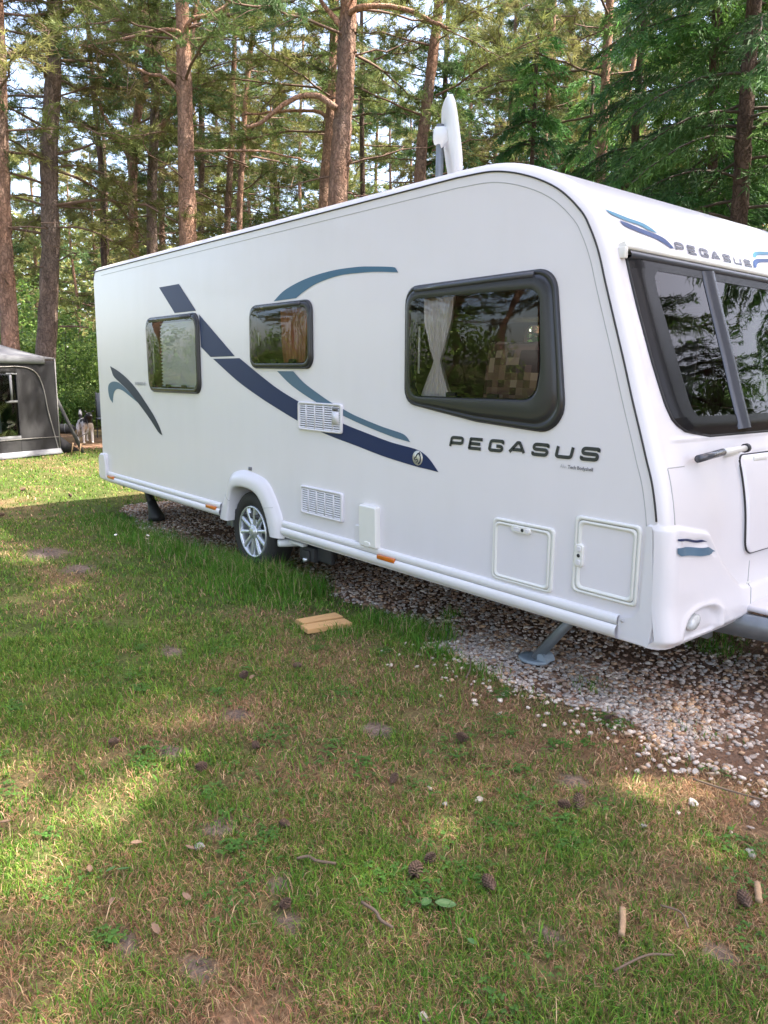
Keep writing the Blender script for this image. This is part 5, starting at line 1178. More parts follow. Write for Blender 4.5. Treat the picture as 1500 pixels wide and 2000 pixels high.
# --- timber blocks
def plank(name, c, rz, lx, ly, lz, lab):
    bm = bmesh.new(); bmesh.ops.create_cube(bm, size=1); bmesh.ops.scale(bm, vec=(lx, ly, lz), verts=bm.verts)
    bmesh.ops.bevel(bm, geom=bm.edges[:], offset=0.003, segments=2, affect='EDGES'); me = bpy.data.meshes.new(name); bm.to_mesh(me); bm.free()
    o = link(name, me, M['timber'], loc=(c[0], c[1], c[2]), rot=(0.02, 0.03, rz)); tag(o, lab, 'timber', 'timber offcuts'); return o
plank('timber_block', (1.300, -0.285, 0.012), R_(87), 0.285, 0.094, 0.028, 'pale sawn timber block, the one nearer the wheel')
plank('timber_block', (1.418, -0.318, 0.012), R_(83), 0.300, 0.096, 0.028, 'pale sawn timber block, the one farther from the wheel')
# --- pine cones
def cone_mesh():
    mb = MB(); n = 74
    for i in range(n):
        t = i / n; th = i * 2.39996; z = -0.5 + t * 1.0; r = 0.34 * math.sin(math.pi * (0.12 + 0.83 * t)) ** 0.8; ca, sa = math.cos(th), math.sin(th)
        o = np.array([ca, sa, 0]); s = np.array([-sa, ca, 0]); u = np.array([0, 0, 1.0]); b0 = o * r * 0.35 + u * z; tip = o * (r + 0.10) + u * (z + 0.10); w_ = 0.11 * (1 - 0.4 * t) + 0.03
        mb.add([b0 - s * w_ * .5, b0 + s * w_ * .5, tip + s * w_ * .75 - u * .02, tip - s * w_ * .75 - u * .02, tip + u * 0.045 + o * .01, b0 - u * 0.03], [(0, 1, 2, 3)], [(3, 2, 4), (0, 3, 4), (1, 4, 2), (0, 4, 1), (0, 5, 1)])
    tube(mb, [(0, 0, -0.55), (0, 0, 0.45)], [0.10, 0.04], 6)
    return mb.mesh('pine_cone')
cm_ = cone_mesh(); cm_.materials.append(M['cone'])
CONES = [(2.48, -1.66, .052, 'dark pine cone on green turf above the bare soil patch'), (2.91, -0.70, .056, 'round dark pine cone alone on straw coloured grass in the middle'), (3.53, -0.75, .06, 'upright pine cone beside a small green tuft'), (3.50, -0.79, .048, 'smaller pine cone touching the upright one'),
         (2.45, -1.41, .045, 'half sunken pine cone in the shaded turf'), (2.99, -1.14, .045, 'reddish pine cone in dry grass left of the white pebble'), (2.98, -1.61, .04, 'small pine cone past the bare soil'), (3.44, -1.44, .062, 'large pale pine cone of a touching pair'), (3.42, -1.365, .045, 'smaller dark pine cone of a touching pair'),
         (3.62, -1.31, .055, 'tilted pine cone a hand span from the touching pair'), (3.31, -1.82, .04, 'small black and white flecked pine cone low in the grass'), (1.79, -1.09, .055, 'pine cone with a dead leaf beside it near a sunlit patch'), (4.14, -0.81, .055, 'reddish pine cone against the short upright stick'),
         (2.07, -1.84, .045, 'pine cone in the grass at the edge of the picture'), (3.19, -0.07, .042, 'black pine cone at the gravel edge'), (-5.09, -0.27, .07, 'pine cone on the bright sunlit patch near the tent'), (1.85, -0.81, .05, 'pine cone near the timber blocks'), (-4.3, 0.05, .06, 'pine cone on sunlit grass close behind the caravan'), (-3.5, -0.9, 0.06, 'pine cone in shade near the left sunlit patch')]
for i, (x, y, s, lab) in enumerate(CONES):
    o = link('pine_cone', cm_, None, loc=(x, y, float(ground_z(np.array(x), np.array(y))) + s * 0.42 + 0.008), rot=(1.3 + 0.5 * math.sin(i * 2.1), 0.4 * math.cos(i), i * 1.9)); s *= 0.86; o.scale = (s * .95,) * 2 + (s,); tag(o, lab, 'pine cone', 'pine cones on the grass')
# --- loose stones
def stone_mesh(seed):
    bm = bmesh.new(); bmesh.ops.create_icosphere(bm, subdivisions=2, radius=1.0); g = np.random.default_rng(seed); k = g.normal(0, 1, (11, 3)); k /= np.linalg.norm(k, axis=1)[:, None]; dd = g.uniform(0.55, 0.85, 11)
    for v_ in bm.verts:
        c = np.array(v_.co[:])
        for a_, d in zip(k, dd):
            e_ = c @ a_ - d
            if e_ > 0: c = c - a_ * e_ * 1.0
        v_.co = c * np.array([1.2, 0.9, 0.62])
    me = bpy.data.meshes.new('stone'); bm.to_mesh(me); bm.free(); return me
ST = [(3.77, -0.41, .020, 'w', 'white squarish stone with a dark shadow side on dry grass'), (3.91, -0.24, .020, 'w', 'white flat stone beside the green tuft at the edge'), (4.04, -0.55, .020, 'w', 'bright white pointed stone low at the edge'), (3.74, -0.68, .013, 'g', 'small pale grey pebble between white stones and cone pair'), (3.27, -0.98, .017, 'w', 'round white pebble on the dry grass mid lawn'),
      (3.21, -1.09, .014, 'g', 'grey pebble next to the round white one'), (3.83, -1.77, .014, 'w', 'white pebble at the bottom of the lawn'), (3.63, -0.23, .018, 'w', 'first pale stone of a row of three'), (3.67, -0.20, .019, 'w', 'middle pale stone of a row of three'), (3.71, -0.165, .018, 't', 'tan stone ending a row of three'),
      (3.21, -0.23, .015, 'w', 'pale stone lying before the gravel edge'), (3.32, -0.12, .021, 't', 'tan flat stone lying before the gravel edge'), (3.45, -0.24, .014, 'w', 'small upright white stone on the dry turf'), (3.52, -0.36, .016, 'w', 'cream stone on sunlit straw'), (3.10, -1.06, .012, 'w', 'tiny white chip in the lawn'), (2.9, -1.88, 0.02, 'g', 'grey half buried stone by the bare soil')]
M['stone_t'] = mat('tan_flint', (0.46, 0.34, 0.23), 0.6, noise=0.25, scale=35, bump=0.3, bscale=50)
for i, (x, y, s, k_, lab) in enumerate(ST):
    o = link('stone', stone_mesh(i), M['stone_' + k_], loc=(x, y, float(ground_z(np.array(x), np.array(y))) + s * 0.42 + 0.003), rot=(0.2 * math.sin(i), 0.3 * math.cos(i * 2), i * 1.1)); o.scale = (s,) * 3; tag(o, lab, 'stone', 'loose stones on the lawn')
# --- sticks, twigs
def stick(name, pts, r, m_, lab, cat, n=8):
    c = np.array(pts[0], float); mb = MB(); P = smooth_line(np.array(pts) - c, 12); g = np.random.default_rng(len(lab)); rr = r * g.uniform(0.85, 1.1, 12); tube(mb, P, rr, n)
    tag(link(name, mb.mesh(name, True), m_, loc=c), lab, cat); return None
stick('stick', [(3.935, -1.105, 0.020), (3.962, -1.145, 0.018), (3.99, -1.195, 0.018)], 0.0095, M['stickwood'], 'short bare peeled stick lying in the grass, the lower one', 'stick')
stick('stick', [(4.125, -0.70, 0.022), (4.145, -0.735, 0.020), (4.165, -0.775, 0.020)], 0.010, M['stickwood'], 'short bare stick lying against a reddish cone', 'stick')
stick('twig', [(3.46, -1.665, 0.03), (3.51, -1.655, 0.026), (3.545, -1.665, 0.025), (3.585, -1.655, 0.022)], 0.0045, M['twig'], 'grey brown twig in the grass below the cone pair', 'twig')
stick('twig', [(3.70, -0.28, 0.02), (3.80, -0.27, 0.025), (3.93, -0.22, 0.02)], 0.004, M['twig'], 'long thin twig beside the white flat stone', 'twig')
stick('twig', [(3.17, -1.69, 0.02), (3.19, -1.66, 0.025), (3.22, -1.65, 0.022), (3.265, -1.61, 0.02)], 0.0045, M['twig'], 'curved pale twig left of the cone pair', 'twig')
stick('twig', [(4.05, -1.32, 0.02), (4.08, -1.22, 0.03), (4.12, -1.16, 0.025)], 0.003, M['twig'], 'curling thin twig low on the lawn', 'twig')
stick('twig', [(2.35, -0.06, 0.03), (2.44, -0.16, 0.022), (2.50, -0.25, 0.02)], 0.004, M['twig'], 'thin twig running out of the gravel edge by the jack', 'twig')
stick('twig', [(4.0, -1.02, 0.03), (4.05, -1.0, 0.028), (4.09, -1.03, 0.02)], 0.003, M['twig'], 'small crooked twig near the short bare stick', 'twig')
# --- leaves
def leaf_mesh(seed, wid=0.42, curl=0.25, lobes=0.0):
    g = np.random.default_rng(seed); V = []; n = 9
    for i in range(n):
        t = i / (n - 1); w_ = wid * math.sin(math.pi * min(0.03 + t * 0.97, 1)) ** 0.7 * (1 + lobes * math.sin(i * 2.6)); zc = curl * (t - 0.5) ** 2
        for s in (-1, -0.5, 0, 0.5, 1): V.append((t - 0.5, s * w_ / 2, zc + curl * 0.9 * (abs(s) ** 2) * w_ + g.normal(0, 0.012)))
    me = mesh_np('leaf', V, np.array([(i * 5 + j, i * 5 + j + 1, i * 5 + j + 6, i * 5 + j + 5) for i in range(n - 1) for j in range(4)]), None, True); return me
LV = [(3.18, -2.15, .055, 0, 'pinkish dead leaf curled in the grass, lowest on the lawn'), (1.84, -1.07, .06, 0, 'dead leaf next to a cone by the sunlit patch'), (2.78, -2.04, .05, 0, 'pale dead leaf on the brown turf'), (3.12, -2.03, .05, 0, 'curled tan dead leaf past the bare soil'), (3.00, -2.20, .04, 0, 'small orange dead leaf in the grass'), (2.40, -2.33, .05, 0, 'dead leaf at the very edge of the lawn'), (2.91, -1.92, .045, 0, 'twisted pale dead leaf above the curled tan one'), (2.82, -2.2, .05, 0, 'orange brown dead leaf beside a green weed'),
      (3.56, -1.51, .075, 1, 'long green weed leaf near the cone pair'), (3.60, -1.47, .085, 1, 'broad green weed leaf near the cone pair'), (3.75, -1.52, .045, 1, 'small bright green weed leaf low on the lawn'), (2.86, -2.15, .06, 1, 'green weed leaf beside the orange dead leaf'), (2.88, -2.12, .05, 1, 'smaller green weed leaf beside the dead leaves')]
for i, (x, y, s, k_, lab) in enumerate(LV):
    o = link('weed_leaf' if k_ else 'dead_leaf', leaf_mesh(i, 0.45, 0.3 if k_ else 0.7, 0 if k_ else 0.18), M['greenleaf' if k_ else 'dryleaf'], loc=(x, y, float(ground_z(np.array(x), np.array(y))) + 0.026), rot=(0.25 * math.sin(i * 3), 0.25 * math.cos(i * 2), i * 2.2)); s *= 0.75; o.scale = (s, s, s * 0.7)
    o.modifiers.new('t', 'SOLIDIFY').thickness = 0.012; tag(o, lab, 'leaf')
# --- daisies
DA = [(-1.50, -0.47, 'daisy farthest back in the long grass'), (-1.31, -0.26, 'daisy close to the gravel edge'), (-1.19, -0.32, 'daisy in the middle of the close three'), (-1.0, -0.38, 'daisy nearest the wheel'), (-0.82, -0.74, 'daisy standing apart towards the lawn')]
pm = MB(); 
for i in range(11):
    a = i * 2 * math.pi / 11; ca, sa = math.cos(a), math.sin(a); pm.add([(0.004 * ca - 0.002 * sa, 0.004 * sa + 0.002 * ca, 0.0), (0.004 * ca + 0.002 * sa, 0.004 * sa - 0.002 * ca, 0.0), (0.013 * ca + 0.003 * sa, 0.013 * sa - 0.003 * ca, 0.002), (0.013 * ca - 0.003 * sa, 0.013 * sa + 0.003 * ca, 0.002)], [(0, 1, 2, 3)])
pm = pm.mesh('petals'); dm = MB(); tube(dm, [(0, 0, -0.001), (0, 0, 0.003)], [0.005, 0.003], 8); dm = dm.mesh('disc', True); stm = MB(); tube(stm, [(0.006, 0, -0.10), (0, 0, -0.05), (0, 0, 0)], 0.001, 5); stm = stm.mesh('stem', True)
pm.materials.append(M['whitep']); dm.materials.append(mat('daisy_yellow', (0.7, 0.45, 0.03), 0.7)); stm.materials.append(M['greenleaf'])
for i, (x, y, lab) in enumerate(DA):
    t = tag(empty('daisy', (x, y, 0.088)), lab, 'flower', 'daisies in the grass'); t.rotation_euler = (0.25, 0.3, i)
    link('petals', pm, None, t); link('disc', dm, None, t); link('stem', stm, None, t)
# ------------------------------------------------------------------ trees
def unit(v): return v / (np.linalg.norm(v, axis=-1, keepdims=True) + 1e-9)
def spray(tips, dirs, K, L, wd, cols, g, spread=0.75, droop=0.0, back=0.12):
    """K thin tapering needles (triangles) at every tip"""
    n = len(tips); P = np.repeat(tips, K, 0); D = np.repeat(dirs, K, 0); N = n * K
    d = unit(D + g.normal(0, spread, (N, 3)) + np.array([0, 0, -droop]))
    ln = L * g.uniform(0.6, 1.25, (N, 1)); base = P - D * g.uniform(0, back, (N, 1)) + g.normal(0, 0.02, (N, 3))
    s = unit(np.cross(d, g.normal(0, 1, (N, 3)))) * (wd * g.uniform(0.6, 1.3, (N, 1)) / 2)
    V = np.stack([base - s, base + s, base + d * ln], 1).reshape(-1, 3)
    C = np.repeat(np.repeat(cols, K, 0) * g.uniform(0.75, 1.25, (N, 1)), 3, 0)
    return V, np.arange(N * 3).reshape(-1, 3), C

PN = np.array([(0.140, 0.190, 0.060), (0.185, 0.215, 0.066), (0.225, 0.235, 0.075), (0.100, 0.165, 0.062), (0.260, 0.250, 0.090)])
def pine_variant(seed, z0, z1, rmax, nb, dead=6, K=11, L=0.17, wd=0.016, sub=10, tipstep=0.13, droop=0.15):
    g = np.random.default_rng(seed); tips = []; dirs = []; cols = []; lim = MB()
    hs = np.sort(g.uniform(z0, z1, nb)); az = np.cumsum(g.uniform(1.6, 3.2, nb))
    for h, a in zip(hs, az):
        t = (h - z0) / (z1 - z0); Lb = rmax * (1.05 - 0.62 * t ** 1.6) * g.uniform(0.6, 1.1)
        m_ = 9; s = np.linspace(0, 1, m_); a_ = a + np.cumsum(g.normal(0, 0.09, m_))
        rise = g.uniform(-0.05, 0.40) + 0.35 * t
        r = s * Lb; P = np.stack([np.cumsum(np.gradient(r) * np.cos(a_)), np.cumsum(np.gradient(r) * np.sin(a_)), h + r * rise - droop * Lb * s ** 2 * g.uniform(0.3, 1.6) + g.normal(0, 0.02, m_) * r], -1)
        P[0, :2] *= 0.2
        tube(lim, P, 0.022 * (Lb / 2.5) * (1 - 0.8 * s) + 0.004, 5, caps=False)
        tone = PN[g.integers(0, 5)] * g.uniform(0.8, 1.2)
        for q in range(sub):
            f = g.uniform(0.16, 1.0); i = min(int(f * (m_ - 1)), m_ - 2); p0 = P[i] + (P[i + 1] - P[i]) * (f * (m_ - 1) - i)
            bd = unit(P[i + 1] - P[i]); sd = np.cross(bd, (0, 0, 1)) * (1 if q % 2 else -1); d = unit(bd * g.uniform(0.4, 1.1) + sd * g.uniform(0.4, 1.0) + np.array([0, 0, g.uniform(-0.25, 0.45)]))
            Ls = Lb * g.uniform(0.16, 0.36) * (1.25 - 0.6 * f); k = max(3, int(Ls / tipstep)); u = np.linspace(0.15, 1, k)[:, None]
            S = p0 + d * u * Ls + np.array([0, 0, 1]) * (u ** 2) * Ls * g.uniform(-0.35, 0.25)
            tube(lim, [p0, S[k // 2], S[-1]], [0.010, 0.007, 0.004], 3, caps=False)
            tips.append(S + g.normal(0, 0.06, S.shape)); dirs.append(np.repeat(d[None], k, 0)); cols.append(np.repeat(tone[None], k, 0) * g.uniform(0.8, 1.2, (k, 1)))
        tips.append(P[-2:]); dirs.append(unit(np.repeat((P[-1] - P[-2])[None], 2, 0))); cols.append(np.repeat(tone[None], 2, 0))
    for _ in range(dead):      # bare dead snags below the crown
        h = g.uniform(z0 * 0.55, z0 + 2.5); a = g.uniform(0, 6.3); Lb = g.uniform(0.5, 2.0); s = np.linspace(0, 1, 7); a_ = a + np.cumsum(g.normal(0, 0.22, 7))
        P = np.stack([s * Lb * np.cos(a_), s * Lb * np.sin(a_), h + s * Lb * g.uniform(-0.3, 0.4) + g.normal(0, 0.04, 7) * s], -1)
        tube(lim, P, 0.020 * (1 - 0.75 * s), 4, caps=False)
        for q in range(3):
            i = g.integers(2, 6); d = unit(g.normal(0, 1, 3)); tube(lim, [P[i], P[i] + d * 0.2, P[i] + d * 0.4 + np.array([0, 0, g.uniform(-.1, .1)])], [0.007, 0.005, 0.003], 3, caps=False)
    V, T, C = spray(np.concatenate(tips), np.concatenate(dirs), K, L, wd, np.concatenate(cols), g)
    cm = mesh_np('pine_crown', V, T, C); cm.materials.append(M['needles'])
    lm = lim.mesh('pine_limbs', True); lm.materials.append(M['limb'])
    return cm, lm

FG = np.array([(0.065, 0.150, 0.042), (0.085, 0.185, 0.045), (0.115, 0.225, 0.052), (0.050, 0.120, 0.042)])
def fir_variant(seed, z0, z1, rmax, nb, K=5, L=0.15, wd=0.022):
    g = np.random.default_rng(seed); tips = []; dirs = []; cols = []; lim = MB()
    hs = np.sort(g.uniform(z0, z1, nb)); az = np.cumsum(g.uniform(1.9, 2.9, nb))
    for h, a in zip(hs, az):
        t = (h - z0) / (z1 - z0); Lb = rmax * (1.0 - 0.75 * t) * g.uniform(0.65, 1.15) + 0.2
        m_ = 9; s = np.linspace(0, 1, m_); a_ = a + np.cumsum(g.normal(0, 0.05, m_))
        P = np.stack([s * Lb * np.cos(a_), s * Lb * np.sin(a_), h + s * Lb * g.uniform(-0.05, 0.25) - 0.42 * Lb * s ** 2.2 * g.uniform(0.5, 1.4)], -1)
        tube(lim, P, 0.022 * (1 - 0.8 * s) + 0.003, 4, caps=False)
        tone = FG[g.integers(0, 4)] * g.uniform(0.8, 1.2)
        nt_ = int(10 + Lb * 11)
        for q in range(nt_):
            f = 0.18 + 0.82 * (q + g.uniform(0, 1)) / nt_; f = min(f, 0.999); i = min(int(f * (m_ - 1)), m_ - 2); p0 = P[i] + (P[i + 1] - P[i]) * (f * (m_ - 1) - i)
            bd = unit(P[i + 1] - P[i]); sd = np.cross(bd, (0, 0, 1)) * (1 if q % 2 else -1); d = unit(bd * 0.7 + sd * g.uniform(0.6, 1.0) + np.array([0, 0, g.uniform(-0.35, 0.05)]))
            Ls = 0.12 + 0.42 * (1 - f) * Lb * 0.5 + g.uniform(0, 0.15); k = max(3, int(Ls / 0.085)); u = np.linspace(0.1, 1, k)[:, None]
            S = p0 + d * u * Ls - np.array([0, 0, 1]) * (u ** 2) * Ls * 0.35
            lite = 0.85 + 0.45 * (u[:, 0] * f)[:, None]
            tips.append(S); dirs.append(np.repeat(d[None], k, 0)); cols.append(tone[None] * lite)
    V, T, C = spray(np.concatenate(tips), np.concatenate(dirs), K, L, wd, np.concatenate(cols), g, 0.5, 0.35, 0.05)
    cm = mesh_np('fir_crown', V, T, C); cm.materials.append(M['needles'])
    lm = lim.mesh('fir_limbs', True); lm.materials.append(M['limbd'])
    return cm, lm

LG = np.array([(0.13, 0.225, 0.045), (0.17, 0.275, 0.055), (0.095, 0.175, 0.040), (0.22, 0.32, 0.075)])
def bush_variant(seed, R, H, nl, size=0.085):
    g = np.random.default_rng(seed); nc = 46
    c = g.normal(0, 1, (nc, 3)); c = unit(c) * g.uniform(0.35, 1.0, (nc, 1)) ** 0.6; c[:, 2] = np.abs(c[:, 2]) * 1.0
    c = c * np.array([R, R, H]); cr_ = g.uniform(0.22, 0.5, nc) * R * 0.75
    i = g.integers(0, nc, nl); d = unit(g.normal(0, 1, (nl, 3))); P = c[i] + d * cr_[i][:, None] * g.uniform(0.55, 1.05, (nl, 1)); P[:, 2] = np.abs(P[:, 2]) + 0.03
    nrm_ = unit(d + g.normal(0, 0.6, (nl, 3)) + np.array([0, 0, 0.5])); a = unit(np.cross(nrm_, g.normal(0, 1, (nl, 3)))); b_ = np.cross(nrm_, a)
    s = size * g.uniform(0.55, 1.3, (nl, 1))
    V = np.stack([P - a * s * .5, P + b_ * s * .32, P + a * s * .6, P - b_ * s * .32], 1).reshape(-1, 3)
    C = np.repeat(LG[g.integers(0, 4, nl)] * g.uniform(0.7, 1.25, (nl, 1)), 4, 0)
    cm = mesh_np('bush_crown', V, np.arange(nl * 4).reshape(-1, 4), C); cm.materials.append(M['leaves'])
    lim = MB()
    for q in range(9):
        e_ = c[g.integers(0, nc)]; tube(lim, [(e_[0] * .05, e_[1] * .05, 0), e_ * np.array([.4, .4, .55]), e_], [0.035, 0.02, 0.008], 5, caps=False)
    lm = lim.mesh('bush_stem', True); lm.materials.append(M['limbd'])
    return cm, lm

VAR = {'a': pine_variant(1, 5.2, 14.5, 2.9, 46, sub=14, K=16, tipstep=0.12), 'b': pine_variant(2, 3.9, 12.5, 3.0, 56, droop=0.45, sub=15, K=17, tipstep=0.12), 'c': pine_variant(3, 7.0, 15.0, 2.7, 36, dead=7, sub=14, K=18, tipstep=0.11), 'd': pine_variant(4, 4.6, 14.0, 2.5, 38, dead=7, sub=14, K=16, tipstep=0.12),
       'f': pine_variant(5, 3.6, 14.5, 3.0, 50, K=12, L=0.26, wd=0.034, sub=11, tipstep=0.17), 'g': pine_variant(6, 5.5, 15.5, 2.9, 40, K=12, L=0.26, wd=0.034, sub=11, tipstep=0.17),
       'o': pine_variant(12, 8.0, 15.0, 2.8, 26, dead=8, sub=9, K=10),
       'h': fir_variant(7, 0.7, 12.5, 2.5, 120), 'i': fir_variant(8, 1.2, 10.5, 1.9, 95), 'k': fir_variant(9, 1.0, 8.5, 1.2, 70)}
def trunk_mesh(pts, r0, seed, n=14):
    g = np.random.default_rng(seed); P = np.asarray(pts, float)
    m_ = max(24, int(P[-1][2] * 3.2)); Q_ = smooth_line(P, m_)
    s = np.clip(Q_[:, 2], 0, None); rad = r0 * (1.0 - 0.045 * s).clip(0.22, 1) * (1 + 0.45 * np.exp(-s / 0.25))
    mb = MB(); tube(mb, Q_, rad, n, caps=False)
    V = mb.V[0]; ax = np.repeat(Q_, n, 0)
    V = ax + (V - ax) * (1 + 0.10 * (g.uniform(-1, 1, (len(V), 1)))) 
    mb.V[0] = V
    return mb.mesh('trunk', True)
def make_tree(name, label, pts, r0, var, barkm, seed, rotz=0.0, cz=0.0, group=None, scale=1.0, limbs=()):
    base = np.array(pts[0], float); t = empty(name, base)
    tag(t, label, 'tree', group)
    link('trunk', trunk_mesh(np.array(pts) - base, r0, seed), M[barkm], t)
    top = np.array(pts[min(len(pts) - 1, 3)], float) - base
    if var:
        cm, lm = VAR[var]
        for nm, me in (('crown', cm), ('limbs', lm)):
            o = link(nm, me, None, t); o['kind'] = 'stuff'; o.rotation_euler = (0, 0, rotz); o.scale = (scale,) * 3
            o.location = (top[0], top[1], cz)
    for L, ra in limbs:
        mb = MB(); Q_ = smooth_line(np.array(L) - base, 18); g = np.random.default_rng(seed)
        Q_ = Q_ + g.normal(0, 0.012, Q_.shape) * np.linspace(0, 1, 18)[:, None]
        tube(mb, Q_, np.linspace(ra, ra * 0.45, 18), 8); link('branch', mb.mesh('branch', True), M['bark_o' if barkm != 'bark_d' else 'limb'], t)
    return t
BR11 = [([(-6.60, 5.66, 6.03), (-6.78, 5.39, 6.21), (-7.01, 5.12, 6.19), (-7.24, 4.85, 5.98), (-7.45, 4.61, 5.75), (-7.58, 4.45, 5.70)], 0.060),
        ([(-6.62, 5.85, 7.5), (-6.33, 5.93, 7.61), (-6.0, 6.33, 7.64), (-5.71, 6.66, 7.54), (-5.49, 6.93, 7.39), (-5.35, 7.1, 7.31)], 0.055),
        ([(-6.62, 5.9, 7.3), (-6.73, 5.77, 7.49), (-6.83, 5.65, 7.65), (-6.99, 5.46, 7.95)], 0.06), ([(-6.62, 5.88, 6.9), (-6.45, 5.98, 6.98)], 0.05), ([(-6.7, 5.8, 5.1), (-6.5, 5.93, 5.2)], 0.05)]
BR6 = [([(-9.84, 4.40, 7.7), (-9.55, 4.43, 8.0), (-9.25, 4.79, 8.13), (-9.0, 5.09, 8.36), (-8.6, 5.5, 8.6)], 0.05), ([(-9.84, 4.40, 7.75), (-9.72, 4.23, 7.82), (-10.0, 3.89, 7.81), (-10.32, 3.52, 7.68), (-10.63, 3.14, 7.58), (-11.2, 2.6, 7.4)], 0.042),
       ([(-9.84, 4.4, 6.7), (-9.84, 4.24, 6.82), (-9.99, 4.06, 7.03), (-10.18, 3.84, 7.09), (-10.43, 3.54, 7.22)], 0.05), ([(-9.84, 4.4, 5.75), (-9.02, 4.59, 5.62), (-8.52, 5.19, 5.63), (-8.15, 5.64, 5.54), (-7.87, 5.97, 5.43)], 0.028)]
BR12 = [([(-10.45, 8.3, 7.25), (-10.7, 8.1, 7.45), (-11.3, 7.5, 7.46), (-11.9, 6.8, 7.35)], 0.05)]
BR4 = [([(-13.42, 4.8, 6.1), (-13.6, 4.6, 6.8), (-13.9, 4.3, 7.4), (-14.0, 4.1, 8.6)], 0.06)]
BR5 = [([(-12.64, 4.96, 6.6), (-12.3, 5.3, 7.3), (-12.05, 5.6, 8.2), (-11.9, 5.8, 9.5)], 0.08)]
